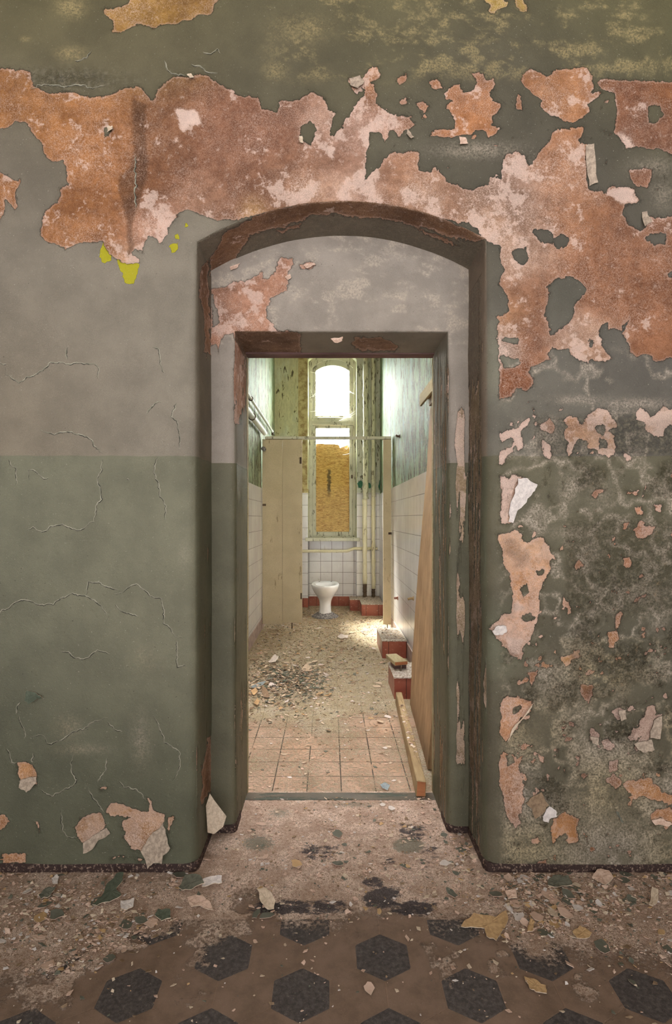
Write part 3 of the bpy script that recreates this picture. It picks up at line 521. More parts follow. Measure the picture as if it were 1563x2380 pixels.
# ---------------------------------------------------------------- painted walls: geometry and what is on them
def undul(x, z):
    return .006 * (fbm(x * 2.2 + 5, z * 2.2, 41, 3) - .5) + .0022 * (fbm(x * 11, z * 11, 42, 3) - .5)
def blend_cols(u, v, base, wb, blobs):
    acc = np.tile(np.array(lin(base))[None] * wb, (len(u), 1)); w = np.full(len(u), wb)
    for (a, b, r, c) in blobs:
        g = np.exp(-((u - a) ** 2 + (v - b) ** 2) / (2 * (r * .75) ** 2)); acc += g[:, None] * np.array(lin(c))[None]; w += g
    return acc / w[:, None]
def paint_attrs(V, zone):
    """zone: 0 corridor wall face, 1 outer reveal and arch soffit, 2 recess face, 3 inner jambs and lintel soffit"""
    x, y, z = V[:, 0], V[:, 1], V[:, 2]
    u, v = U0 + x * F / y, V0 - (z - HC) * F / y
    n = len(u)
    wu = u + 16 * (fbm(u / 26, v / 26, 1, 4) - .5) + 5 * (fbm(u / 5, v / 5, 3, 2) - .5)
    wv = v + 16 * (fbm(u / 26, v / 26, 2, 4) - .5) + 5 * (fbm(u / 5, v / 5, 4, 2) - .5)
    peel = np.full(n, -40.0)
    def run(sel, adds, subs):
        if not sel.any(): return
        a = np.full(sel.sum(), -40.0)
        for p in adds: a = np.maximum(a, sdist(wu[sel], wv[sel], p))
        for p in subs: a = np.minimum(a, -sdist(wu[sel], wv[sel], p))
        peel[sel] = a
    run(zone == 0, BARE, HOLES); run(zone == 1, REV_BARE, []); run(zone >= 2, INN_BARE, INN_HOLES)
    f = zone == 0
    # small random losses scattered over the upper right and lower right of the corridor wall
    spots = 60 * (fbm(u / 17, v / 17, 8, 4) - .74)
    wr = ss(u, 800, 900) * ss(v, 150, 230) * (1 - ss(v, 500, 560)) * .5 + ss(u, 1165, 1200) * ss(v, 900, 960) * (.75 + .25 * ss(v, 1200, 1600))
    peel = np.where(f, np.maximum(peel, np.where(wr > .3, spots - (1 - wr) * 10, -40)), peel)
    # worn timber and render on the right reveals, scuffs on the left ones
    st = fbm(x * 60 + y * 70, z * 5, 21, 4)
    rj = (zone == 1) & (x > 0) & (z < 2.05)
    dep = np.clip((y - D0) / (D1 - D0), 0, 1)
    w = ss(v, 850, 960) * (1 - .75 * ss(v, 1780, 1900)) * ss(dep, .16, .3)
    peel = np.where(rj, np.maximum(peel, 60 * (st - .72 + .33 * w)), peel)
    st2 = fbm(x * 20 + y * 70, z * 4, 22, 4)
    ij = (zone == 3) & (x > 0) & (z < 1.9)
    peel = np.where(ij, np.maximum(peel, 60 * (st2 - .62 + .05 * np.sin(z * 9))), peel)
    il = (zone == 3) & (x < 0) & (z < 1.9)
    peel = np.where(il, np.maximum(peel, 60 * (st2 - .74 + .2 * np.exp(-((v - 1660) / 90) ** 2) + .24 * np.exp(-((v - 850) / 110) ** 2))), peel)
    lj = (zone == 1) & (x < 0)
    peel = np.where(lj, np.maximum(peel, 60 * (st - .80 + .16 * np.exp(-((v - 1780) / 80) ** 2) + .14 * np.exp(-((v - 1290) / 30) ** 2))), peel)
    pr = (zone == 2) & (x > 0) & (z < 1.9)
    band = ss(u, 1056, 1064) * (1 - ss(u, 1076, 1086))
    peel = np.where(pr, np.maximum(peel, 60 * (fbm(x * 45, z * 6, 23, 4) - .80 + .36 * band * ss(v, 900, 960) * (1 - ss(v, 1760, 1800)))), peel)
    # colours: bare plaster, upper paint, lower paint
    pcol = blend_cols(u, v, (158, 110, 82), .12, PB)
    for g in GROOVE:
        k = ss(sdist(wu, wv, g), -4, 6) * f; pcol = pcol * (1 - .48 * k)[:, None]
    white = np.zeros(n)
    for g in WHITE: white = np.maximum(white, ss(sdist(wu, wv, g), -3, 5) * f)
    for g in WHITE_NEED: peel = np.where(f, np.maximum(peel, sdist(wu, wv, g)), peel)
    pcol = pcol + (np.array(lin((222, 190, 176)))[None] - pcol) * (white * .8)[:, None]
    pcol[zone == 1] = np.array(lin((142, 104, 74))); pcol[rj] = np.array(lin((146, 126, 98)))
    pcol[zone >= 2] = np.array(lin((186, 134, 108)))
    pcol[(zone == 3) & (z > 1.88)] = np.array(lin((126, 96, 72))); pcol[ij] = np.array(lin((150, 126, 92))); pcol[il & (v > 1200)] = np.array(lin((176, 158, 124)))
    pcol[pr] = np.array(lin((184, 158, 124)))
    KU = [(250, 60, 260, (98, 90, 60)), (900, 40, 330, (100, 93, 62)), (1450, 60, 250, (96, 90, 60)), (300, 165, 160, (98, 90, 72)), (700, 200, 200, (86, 79, 66)), (1100, 220, 200, (82, 76, 67)), (1300, 330, 220, (80, 74, 67)),
        (950, 340, 100, (96, 90, 78)), (60, 380, 150, (118, 108, 94)), (200, 700, 260, (134, 124, 110)), (380, 850, 260, (142, 132, 117)), (60, 950, 200, (132, 120, 102)), (1145, 850, 60, (130, 126, 108)), (1500, 850, 160, (98, 92, 84)), (1300, 870, 120, (108, 102, 92)), (1320, 700, 90, (92, 88, 76)), (1250, 1000, 100, (112, 106, 94)), (1450, 1000, 100, (100, 94, 84))]
    kup = blend_cols(u, v, (120, 112, 100), .06, KU)
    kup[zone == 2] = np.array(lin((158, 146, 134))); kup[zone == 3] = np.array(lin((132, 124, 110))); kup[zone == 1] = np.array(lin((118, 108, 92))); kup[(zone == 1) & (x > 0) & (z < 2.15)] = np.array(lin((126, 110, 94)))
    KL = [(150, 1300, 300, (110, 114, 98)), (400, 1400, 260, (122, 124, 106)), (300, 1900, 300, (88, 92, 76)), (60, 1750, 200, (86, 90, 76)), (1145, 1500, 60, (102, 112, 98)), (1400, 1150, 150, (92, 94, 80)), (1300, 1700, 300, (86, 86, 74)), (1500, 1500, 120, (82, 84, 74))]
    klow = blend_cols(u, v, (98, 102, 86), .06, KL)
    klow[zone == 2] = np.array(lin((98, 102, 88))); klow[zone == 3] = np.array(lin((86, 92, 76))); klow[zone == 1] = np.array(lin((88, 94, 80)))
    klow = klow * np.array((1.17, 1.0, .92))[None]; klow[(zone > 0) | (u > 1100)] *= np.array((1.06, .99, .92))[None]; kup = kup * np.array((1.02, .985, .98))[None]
    # white salt bloom, yellow undercoat, scaling zones
    yel = np.full(n, -40.0)
    for g in YELLOW: yel = np.maximum(yel, sdist(wu, wv, g))
    yel = np.where(f, yel, -40)
    reg = f * ss(u, 1150, 1190) * ss(v, 800, 840)
    rn = fbm(u / 70, v / 70, 31, 4); ridge = 1 - np.abs(rn - .5) * 14
    haze = reg * np.clip(1.0 * np.clip(ridge, 0, 1) + .9 * ss(fbm(u / 90, v / 110, 33, 3), .55, .74), 0, 1) * (.5 + .5 * ss(fbm(u / 14, v / 14, 34, 3), .3, .6))
    for (a, b, ru, rv, s) in [(1400, 1950, 150, 60, .8), (1350, 1880, 120, 40, .8), (1290, 1600, 50, 60, .7), (1230, 1760, 30, 70, .6), (1480, 940, 80, 12, .9), (1350, 930, 60, 10, .8), (1520, 1565, 50, 16, .9), (1440, 1590, 22, 50, .6), (1490, 1380, 70, 20, .7), (1330, 1240, 50, 14, .7), (1320, 1140, 22, 30, .7), (1395, 1145, 30, 34, .5), (1300, 380, 60, 25, .5), (1110, 350, 90, 18, .7), (1520, 390, 50, 20, .5), (1540, 450, 25, 30, .5)]:
        haze = np.maximum(haze, f * s * np.exp(-((u - a) / ru) ** 2 - ((v - b) / rv) ** 2) * (.3 + 1.1 * fbm(u / 12, v / 12, 36, 4)))
    haze = np.maximum(haze, reg * ss(v, 1440, 1520) * .75 * ss(fbm(u / 48, v / 42, 40, 5, .65), .5, .64))
    topz = f * (1 - ss(v, 150, 210)) * ss(u, 560, 760)
    haze = np.maximum(haze, topz * ss(fbm(u / 55, v / 40, 37, 6, .72), .5, .68) * .62)
    for (a, b, ru, rv, s) in [(165, 20, 30, 22, .9), (165, 125, 30, 14, .7), (60, 92, 12, 6, .7), (700, 70, 60, 30, .5), (640, 165, 25, 18, .6), (740, 175, 25, 14, .6), (160, 1690, 30, 30, .35), (190, 1740, 60, 12, .4), (330, 1720, 22, 60, .4), (340, 1530, 30, 30, .25), (430, 1290, 14, 30, .3)]:
        haze = np.maximum(haze, f * s * np.exp(-((u - a) / ru) ** 2 - ((v - b) / rv) ** 2) * (.2 + 1.3 * fbm(u / 9, v / 9, 38, 4)))
    inn = (zone == 2) & (v < 800)
    haze = np.where(inn, .85 * ss(fbm(u / 40, v / 30, 39, 5, .65), .5, .66), haze)
    warm = np.where(f & (v < 260), 1.0, np.where((v > 1480) & f, .35 + .3 * np.sin(u / 60) * np.cos(v / 45), .12))
    rough = f * np.maximum(reg * ss(v, 1040, 1100) * ss(fbm(u / 85, v / 85, 51, 4), .53, .64), .7 * ss(u, 1300, 1330) * ss(v, 1180, 1230) * (1 - ss(v, 1400, 1450)))
    rough = np.maximum(rough, f * ss(u, 1230, 1260) * ss(v, 950, 990) * (1 - ss(v, 1050, 1062)) * .8)
    rough = np.maximum(rough, f * .8 * np.exp(-((u - 150) / 120) ** 2 - ((v - 185) / 24) ** 2))
    rough = np.maximum(rough, rj * np.maximum(w, .55 * ss(dep, .12, .3))); rough = np.maximum(rough, (zone == 1) & (z > 2.1)) * np.where((zone == 1) & (z > 2.1), .3, 1)
    at = dict(peel=peel / 10, yel=yel / 10, haze=haze, warm=np.clip(warm, 0, 1), rough=rough)
    return at, dict(pcol=pcol, kup=kup, klow=klow), (u, v)

def resample(pts, step):
    out = []
    for a, b in zip(pts, pts[1:]):
        a, b = np.array(a, float), np.array(b, float); n = max(1, int(round(np.linalg.norm(b - a) / step)))
        out += [a + (b - a) * k / n for k in range(n)]
    out.append(np.array(pts[-1], float)); return np.array(out)
def arc3(p0, p1, p2, n):
    (ax, ay), (bx, by), (cx, cy) = p0, p1, p2
    d = 2 * (ax * (by - cy) + bx * (cy - ay) + cx * (ay - by))
    ux = ((ax**2 + ay**2) * (by - cy) + (bx**2 + by**2) * (cy - ay) + (cx**2 + cy**2) * (ay - by)) / d
    uy = ((ax**2 + ay**2) * (cx - bx) + (bx**2 + by**2) * (ax - cx) + (cx**2 + cy**2) * (bx - ax)) / d
    r = math.hypot(ax - ux, ay - uy); a0 = math.atan2(ay - uy, ax - ux); a1 = math.atan2(cy - uy, cx - ux)
    return [(ux + r * math.cos(a0 + (a1 - a0) * k / n), uy + r * math.sin(a0 + (a1 - a0) * k / n)) for k in range(n + 1)]
def normals(C):
    t = np.gradient(C, axis=0); nrm = np.stack([-t[:, 1], t[:, 0]], 1)
    for _ in range(2): nrm[1:-1] = (nrm[:-2] + nrm[1:-1] * 2 + nrm[2:]) / 4
    nrm[0] = nrm[1]; nrm[-1] = nrm[-2]; nrm[0, 1] = 0; nrm[-1, 1] = 0
    return nrm / np.linalg.norm(nrm, axis=1)[:, None]
def opening(C, O1, yf, yb, r, nF, nR, O2=None, zones=(0, 1)):
    """sheet with an opening C (left foot, up, over, down to the right foot), rounded arris r and reveal back to yb"""
    Nn = normals(C); S = len(C); L, zn, dv = [], [], []
    r = np.broadcast_to(np.asarray(r, float), (S,)); rc = r[:, None]
    for k in range(nR): L.append((C, yb + (yf + r - yb) * k / (nR - 1))); zn.append(zones[1]); dv.append((0, 1))
    for k in range(1, 7):
        a = k / 6 * math.pi / 2; L.append((C + Nn * rc * (1 - math.cos(a)), yf + r - r * math.sin(a)))
        zn.append(zones[1] if k < 3 else zones[0]); dv.append((math.sin(a), math.cos(a)))
    st = C + Nn * rc
    for w in np.linspace(0, 1, nF)[1:]: L.append((st + (O1 - st) * w, yf)); zn.append(zones[0]); dv.append((1, 0))
    if O2 is not None:
        for w in np.linspace(0, 1, 60)[1:]: L.append((O1 + (O2 - O1) * w, yf)); zn.append(zones[0]); dv.append((1, 0))
    T = len(L)
    V = np.concatenate([np.column_stack([xz[:, 0], np.broadcast_to(np.asarray(y, float), (S,)), xz[:, 1]]) for xz, y in L])
    Z = np.repeat(np.array(zn), S)
    D = np.concatenate([np.column_stack([-Nn[:, 0] * b, np.full(S, -a), -Nn[:, 1] * b]) for a, b in dv])
    i = (np.arange(T - 1)[:, None] * S + np.arange(S - 1)[None]).ravel()
    Q = np.column_stack([i, i + S, i + S + 1, i + 1])
    k = (T - 2) * S + S // 4
    e = np.cross(V[k + S] - V[k], V[k + S + 1] - V[k])
    if e[1] > 0: Q = Q[:, ::-1]
    return V, Q, Z, D
def along(C, segs):
    """outer points matching C: segs = list of (first index, last index, p0, p1)"""
    O = np.zeros_like(C)
    for a, b, p0, p1 in segs:
        t = np.linspace(0, 1, b - a + 1)[:, None]; O[a:b + 1] = np.array(p0) * (1 - t) + np.array(p1) * t
    return O
def disp_amount(at, x, z):
    return .0026 * (1 - ss(at['peel'], -.25, .25)) + undul(x, z) + .0022 * at['rough'] * (fbm(x * 140, z * 140, 61, 2) - .5)

# corridor wall with the arched opening
xl, xr = Xa(457, D0), Xa(1131, D0); zl, zr, zt = Za(560, D0), Za(555, D0), Za(467, D0)
c_l = resample([(xl, -.02), (xl, zl)], .0045); arcp = arc3((xl, zl), (Xa(785, D0), zt), (xr, zr), 60); c_a = resample(arcp, .0045); c_r = resample([(xr, zr), (xr, -.02)], .0045)
C = np.concatenate([c_l, c_a[1:], c_r[1:]]); i1, i2, i3 = len(c_l) - 1, len(c_l) + len(c_a) - 2, len(C) - 1
O1 = along(C, [(0, i1, (-1.3, -.02), (-1.3, 3.1)), (i1, i2, (-1.3, 3.1), (1.33, 3.1)), (i2, i3, (1.33, 3.1), (1.33, -.02))])
O2 = along(C, [(0, i1, (-2.6, -.02), (-2.6, 3.6)), (i1, i2, (-2.6, 3.6), (2.6, 3.6)), (i2, i3, (2.6, 3.6), (2.6, -.02))])
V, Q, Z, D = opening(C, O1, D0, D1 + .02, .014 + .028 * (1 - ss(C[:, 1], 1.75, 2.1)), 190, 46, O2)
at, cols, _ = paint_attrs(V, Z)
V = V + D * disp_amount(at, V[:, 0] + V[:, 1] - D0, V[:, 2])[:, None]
MI = np.zeros(len(Q), np.int32)
# open cracks in the paint: ribbons lying in its surface, pale ones as painted highlights
cv, cq, cm = [], [], []
for poly, edge_light in [(p, 0) for p in CRACKS] + [(p, 1) for p in CRACKS]:
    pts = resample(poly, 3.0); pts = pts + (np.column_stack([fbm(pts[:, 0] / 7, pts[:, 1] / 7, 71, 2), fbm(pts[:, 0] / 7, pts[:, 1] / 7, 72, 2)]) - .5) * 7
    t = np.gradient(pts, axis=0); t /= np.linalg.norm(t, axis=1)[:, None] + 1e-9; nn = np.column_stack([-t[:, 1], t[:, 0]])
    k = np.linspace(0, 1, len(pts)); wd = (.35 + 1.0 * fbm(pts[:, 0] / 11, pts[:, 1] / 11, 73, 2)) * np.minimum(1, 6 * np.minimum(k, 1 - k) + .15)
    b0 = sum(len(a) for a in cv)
    E = np.empty((2 * len(pts), 2)); off = nn * (-1.7 if nn[:, 1].mean() > 0 else 1.7) * edge_light; E[0::2] = pts + off + nn * wd[:, None] * .9; E[1::2] = pts + off - nn * wd[:, None] * .9; cm.append(np.full(len(pts) - 1, 1 + edge_light))
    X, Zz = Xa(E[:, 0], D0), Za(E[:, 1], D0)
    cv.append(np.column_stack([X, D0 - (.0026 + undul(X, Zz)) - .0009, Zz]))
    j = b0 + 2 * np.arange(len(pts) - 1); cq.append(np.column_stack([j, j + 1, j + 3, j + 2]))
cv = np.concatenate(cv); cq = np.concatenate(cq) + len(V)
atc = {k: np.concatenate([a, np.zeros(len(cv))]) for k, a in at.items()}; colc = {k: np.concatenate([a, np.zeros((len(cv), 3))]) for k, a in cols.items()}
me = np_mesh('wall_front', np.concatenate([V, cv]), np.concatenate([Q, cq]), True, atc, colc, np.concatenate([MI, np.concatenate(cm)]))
wall_front = tag(link('wall_front', me, None, [M['wall'], M['crack'], M['edge_light']]), kind='structure')

# recess face with the doorway, its jambs and lintel
dl, dr, dt = Xa(547, D1), Xa(1043, D1), Za(770, D1)
c_l = resample([(dl, -.02), (dl, dt)], .006); c_a = resample([(dl, dt), (dr, dt)], .006); c_r = resample([(dr, dt), (dr, -.02)], .006)
C = np.concatenate([c_l, c_a[1:], c_r[1:]]); i1, i2, i3 = len(c_l) - 1, len(c_l) + len(c_a) - 2, len(C) - 1
O1 = along(C, [(0, i1, (xl - .012, -.02), (xl - .012, zl)), (i2, i3, (xr + .012, zr), (xr + .012, -.02))])
ar = np.array(arc3((xl - .012, zl), (Xa(785, D0), zt + .012), (xr + .012, zr), i2 - i1)); O1[i1:i2 + 1] = ar
V, Q, Z, D = opening(C, O1, D1, D2, .010 + .018 * (1 - ss(C[:, 1], 1.7, 1.85)), 70, 52, None, (2, 3))
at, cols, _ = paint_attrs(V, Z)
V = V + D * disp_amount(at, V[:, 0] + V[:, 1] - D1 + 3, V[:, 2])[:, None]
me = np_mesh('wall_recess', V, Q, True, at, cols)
wall_recess = tag(link('wall_recess', me, None, [M['wall']]), kind='structure')

# red-brown painted skirting along the wall foot and into the opening
def skirting(name, path, h, t):
    pts = [Vector((p[0], p[1])) for p in fillet([(p[0], p[1], 0) for p in path], .022, 5)] if len(path) > 2 else [Vector(p) for p in path]
    pts = [Vector((p[0], p[1])) for p in pts]; bm = bmesh.new(); rows = []
    for i, p in enumerate(pts):
        d = (pts[min(i + 1, len(pts) - 1)] - pts[max(i - 1, 0)]).normalized(); n = Vector((d.y, -d.x))
        hh = h * random.uniform(.93, 1.05)
        rows.append([bm.verts.new((p.x + n.x * o, p.y + n.y * o, zz)) for o, zz in ((-.004, -.002), (t, -.002), (t, hh - .004), (t - .003, hh), (-.004, hh))])
    for a, b in zip(rows, rows[1:]):
        for k in range(4): bm.faces.new((a[k], b[k], b[k + 1], a[k + 1]))
    bm.faces.new(rows[0]); bm.faces.new(rows[-1][::-1])
    return tag(link(name, bm_mesh(name, bm), None, [M['skirt']]), kind='structure')
def dens2(a, b, n): return [(a[0] + (b[0] - a[0]) * k / n, a[1] + (b[1] - a[1]) * k / n) for k in range(n)]
skirting('baseboard_left', dens2((-2.6, D0), (xl, D0), 1) + [(xl, D0), (xl, D1)], .03, .006)
skirting('baseboard_right', [(xr, D1), (xr, D0), (2.6, D0)], .03, .006)
skirting('baseboard_left_jamb', [(xl, D1), (dl, D1), (dl, D1 + .11)], .03, .005)
skirting('baseboard_right_jamb', [(dr, D1 + .11), (dr, D1), (xr, D1)], .03, .005)

# ---------------------------------------------------------------- corridor floor
def axis(a, b, c, d, fine, coarse):
    return np.concatenate([np.linspace(a, b, max(2, int((b - a) / coarse)))[:-1], np.arange(b, c, fine), np.linspace(c, d, max(2, int((d - c) / coarse)))])
def grid(xs, ys, z=0.0):
    X, Y = np.meshgrid(xs, ys); n, m = len(xs), len(ys)
    V = np.column_stack([X.ravel(), Y.ravel(), np.full(X.size, z)])
    i = (np.arange(m - 1)[:, None] * n + np.arange(n - 1)[None]).ravel()
    return V, np.column_stack([i, i + 1, i + n + 1, i + n])
xs, ys = axis(-2.6, -1.35, 1.35, 2.6, .005, .1), axis(-2.2, 1.2, D2 + .01, D2 + .02, .005, .1)
V, Q = grid(xs, ys); x, y = V[:, 0], V[:, 1]
YB = Yf(2136)                                               # far edge of the hexagon field
w3, ox = .4345, Xa(700, 1.401); hexd = np.full(len(V), -.4)
hw, rowd, rowy = w3 / 6, .1205, 1.4015
hexall = np.full(len(V), -.4)
for r in range(-14, 3):
    for c in range(-20, 21):
        cx = ox + (c + .5 * (r & 1)) * w3 / 3; cy = rowy + r * rowd
        if cy - .1 > YB or abs(cx) > 1.6 or cy < .6: continue
        kx = (c - (r & 1)) % 3
        pl = [(cx + hw * math.sin(a) * 1.1547 * .995, cy + .0815 * math.cos(a)) for a in [math.pi / 3 * k for k in range(6)]]
        s = sdist(x, y, pl, .05)
        hexall = np.maximum(hexall, s)
        if kx == 0: hexd = np.maximum(hexd, np.where(y < YB, s, -.4))
grout = np.where(y < YB, hexall, .03)
uu, vv = U0 + x * F / np.maximum(y, .3), V0 + HC * F / np.maximum(y, .3)
# where plaster dust and litter lie: along the wall foot, most of it on the right
edge = D0 - .20 - .10 * (fbm(x * 2.2, y * 0 + 3, 81, 3) - .5) - .16 * ss(x, .25, .7) - .20 * ss(-x, .3, .8)
dust = ss(y - edge + .25 * (fbm(x * 9, y * 9, 82, 4) - .5), -.10, .12) * .95
dust = np.maximum(dust, .8 * ss(fbm(x * 6 + 3, y * 6, 83, 5, .6), .60, .72) * ss(y, 1.25, 1.5))
bare = np.exp(-((x - 0) / .28) ** 2) * ss(y, YB - .02, YB + .01) * (1 - ss(y, D0 - .05, D0 + .1))
dust = np.clip(dust * (1 - .35 * bare), 0, 1)
dust = np.where(y < YB, np.where(np.abs(x + .05) < .42, dust * .55, dust), dust)
stain = np.zeros(len(V))
for (a, b, ru, rv, s) in [(660, 2108, 90, 20, 1), (760, 2108, 60, 20, .9), (890, 2085, 50, 30, 1), (960, 2110, 60, 20, 1), (870, 2050, 30, 14, .9), (740, 1980, 50, 22, .8), (960, 1935, 40, 26, .8), (1000, 1990, 30, 40, .6), (900, 2000, 26, 14, .6), (540, 2010, 40, 14, .4), (1290, 2090, 70, 20, .4), (1440, 2050, 60, 20, .4)]:
    stain = np.maximum(stain, s * np.exp(-((uu - a) / ru) ** 4 - ((vv - b) / rv) ** 4))
stain = stain * ss(y, YB - .002, YB + .003)
green = np.zeros(len(V))
for (a, b, ru, rv, s) in [(950, 1965, 40, 20, 1), (600, 1960, 60, 30, .6), (650, 1890, 50, 20, .5), (820, 1870, 100, 12, .5)]:
    green = np.maximum(green, s * np.exp(-((uu - a) / ru) ** 2 - ((vv - b) / rv) ** 2))
V[:, 2] = dust * (.0035 * fbm(x * 60, y * 60, 84, 3) + .002 * fbm(x * 170, y * 170, 85, 2)) - .0025
me = np_mesh('floor', V, Q, True, dict(hexd=hexd * 100, grout=grout * 100, dust=dust, stain=stain, green=green))
tag(link('floor', me, None, [M['floor']]), kind='structure')

# corridor ceiling, and unseen end walls added to cut light from the sides
bm = bmesh.new(); box(bm, -2.7, 2.7, -2.2, D0 + .02, 3.6, 3.7)
tag(link('ceiling', bm_mesh('ceiling', bm), None, [M['plain']]), kind='structure')

for nm, x0 in (('wall_added_left', -2.7), ('wall_added_right', 2.6)):
    bm = bmesh.new(); box(bm, x0, x0 + .1, -2.2, D0, 0, 3.6); tag(link(nm, bm_mesh(nm, bm), None, [M['plain']]), kind='structure')
# ---------------------------------------------------------------- washroom shell
def struct(name, bm, mats, parent=None, smooth=False):
    return tag(link(name, bm_mesh(name, bm, smooth), parent, mats), kind='structure')
WT = 3.8; EPS = .02
nl, nr, nz = Xa(717, DB), Xa(829, DB), 7.58
c_l = resample([(nl, 0), (nl, Za(836, DB))], .05); arcp = arc3((nl, Za(836, DB)), (Xa(773, DB), Za(811, DB)), (nr, Za(836, DB)), 20); c_a = np.array(arcp); c_r = resample([(nr, Za(836, DB)), (nr, 0)], .05)
C = np.concatenate([c_l, c_a[1:], c_r[1:]]); i1, i2, i3 = len(c_l) - 1, len(c_l) + len(c_a) - 2, len(C) - 1
O1 = along(C, [(0, i1, (XL - .02, 0), (XL - .02, WT)), (i1, i2, (XL - .02, WT), (XR + .02, WT)), (i2, i3, (XR + .02, WT), (XR + .02, 0))])
for i in range(i1 + 1): O1[i] = (XL - .02, C[i][1] if i < i1 else WT)      # keep the side strips square
for i in range(i2, i3 + 1): O1[i] = (XR + .02, C[i][1] if i > i2 else WT)
V, Q, Z, D = opening(C, O1, DB, 7.78, .012, 46, 8)
ce = V[Q].mean(1); mi = np.zeros(len(Q), np.int32)
mi[ce[:, 2] < 1.53] = 1
mi[(Z[Q[:, 0]] == 1) & (ce[:, 2] > .93)] = 0
mi[(ce[:, 0] > nr + .005) & (ce[:, 2] >= 1.53) & (Z[Q[:, 0]] == 0)] = 3
mi[(ce[:, 0] < nl - .012) & (ce[:, 0] > Xa(693, DB)) & (ce[:, 2] > 1.56)] = 2
mi[(ce[:, 0] < nl + .02) & (ce[:, 0] > Xa(693, DB)) & (ce[:, 2] > 1.53) & (ce[:, 2] <= 1.6)] = 2
V[:, 1] += .004 * (fbm(V[:, 0] * 9, V[:, 2] * 9, 91, 3) - .5)
me = np_mesh('wall_back', V, Q, True, mi=mi)
wall_back = tag(link('wall_back', me, None, [M['olive_back'], M['tile_back'], M['brown'], M['grey_back']]), kind='structure')
bm = bmesh.new(); box(bm, nl - .01, nr + .01, nz, 7.78, 0, .915); struct('wall_under_window', bm, [M['tile_niche']])
# teal remnants of an older paint round the pipes
for k, (u, v, r, a) in enumerate([(837, 1126, .034, 1.5), (858, 1128, .036, 1.0), (884, 1128, .022, 2.6)]):
    bm = flake_bm(blob(13, r, .3, a), 0, (1, 0), .002)
    o = link('paint_remnant', bm_mesh('paint_remnant', bm), wall_back, [M['tealpaint'], M['tealpaint']])
    o.location = (Xa(u, DB), DB - .004, Za(v, DB)); o.rotation_euler = (math.pi / 2, 0, 0); o['label'] = 'teal green paint remnant'
for nm, x0, x1, inner, mat in (('wall_left', XL - .15, XL, 1, 'mint_left'), ('wall_right', XR, XR + .15, -1, 'mint_right')):
    bm = bmesh.new(); box(bm, x0, x1, D2 + EPS, 7.78, 0, WT)
    d0, d1 = (XL - .01, XL + .009) if inner > 0 else (XR - .009, XR + .01)
    box(bm, d0, d1, D2 + EPS, DB, 0, 1.525, bev=.004, mi=1)
    struct(nm, bm, [M[mat], M['tile_side']])
t = NT('dull_skirting_tile'); X = t.xyz(); jj = lines(t, X[1], X[2], TS / 2, 5, 2.43, -1, .003)
M['dulltile'] = t.fin(t.mix(jj, t.mix(t.mr(t.noise(20, 5), .35, .65), L4((150, 128, 122)), L4((182, 162, 154))), L4((84, 70, 66))), .5)
bm = bmesh.new(); box(bm, XL, XL + .014, D2 + EPS, DB, 0, .125, bev=.003); struct('baseboard_washroom_left', bm, [M['dulltile']])
bm = bmesh.new(); box(bm, XR - .014, XR, D2 + EPS, DB, 0, .125, bev=.003); struct('baseboard_washroom_right', bm, [M['dulltile']])
bm = bmesh.new(); box(bm, XL, nl, DB - .012, DB + .01, 0, .125, bev=.003); box(bm, nl, nr, nz - .012, nz + .01, 0, .13, bev=.003); box(bm, nr, XR, DB - .012, DB + .01, 0, .125, bev=.003)
struct('baseboard_back', bm, [M['redtile']])
bm = bmesh.new(); box(bm, XL - .15, dl, D2, D2 + EPS, 0, WT); box(bm, dr, XR + .15, D2, D2 + EPS, 0, WT); box(bm, dl, dr, D2, D2 + EPS, dt, WT)
struct('wall_entry', bm, [M['plain']])
# ceiling with an unseen opening near the door, added to brighten the washroom
SX, SY0, SY1 = .66, 2.45, 3.34
bm = bmesh.new(); box(bm, XL - .15, XR + .15, D2, SY0, WT, WT + .12); box(bm, XL - .15, XR + .15, SY1, 7.78, WT, WT + .12); box(bm, XL - .15, -SX, SY0, SY1, WT, WT + .12); box(bm, SX, XR + .15, SY0, SY1, WT, WT + .12)
struct('ceiling_washroom', bm, [M['plain']])
# door frame remains and threshold
bm = bmesh.new(); box(bm, dl - .004, dr + .004, D2 - .03, D2 + .03, dt - .009, dt + .03, bev=.003); struct('trim_door_header', bm, [M['header']])
for nm, x0, x1 in (('trim_door_edge_left', dl - .008, dl + .004), ('trim_door_edge_right', dr - .004, dr + .008)):
    bm = bmesh.new(); box(bm, x0, x1, D2 - .004, D2 + .026, 0, dt - .013, bev=.002); struct(nm, bm, [M['shelf']])
bm = bmesh.new(); box(bm, dl, dr, Yf(1860), Yf(1843), -.01, .002, bev=.001); struct('trim_threshold', bm, [m_oldpaint('worn_threshold_paint', (72, 62, 50), (100, 84, 68), (50, 58, 46), 26, .52, False)])
# washroom floor
xs = np.arange(XL - .01, XR + .012, .011); ys = np.arange(D2 + .012, 7.62, .014); V, Q = grid(xs, ys); x, y = V[:, 0], V[:, 1]
dust = .25 + .75 * ss(y + .35 * (fbm(x * 4, y * 3, 86, 3) - .5), 3.05, 3.5)
dust = dust - .38 * ss(x, -.02, .12) * (1 - ss(y, 4.4, 5.2)) * ss(y, 3.0, 3.3) + .2 * ss(x, .3, .45) * (1 - ss(y, 3.2, 3.5))
dust = np.clip(dust + .35 * (fbm(x * 9, y * 7, 87, 4) - .5), 0, 1)
pile = np.exp(-((x + .36) / .30) ** 2 - ((y - 4.0) / .42) ** 2)
V[:, 2] = -.003 + dust * (.006 * fbm(x * 22, y * 22, 88, 3)) + .034 * pile * (.4 + fbm(x * 14, y * 14, 89, 3)) + .006 * ss(y, 4.4, 5) * fbm(x * 9, y * 9, 90, 3)
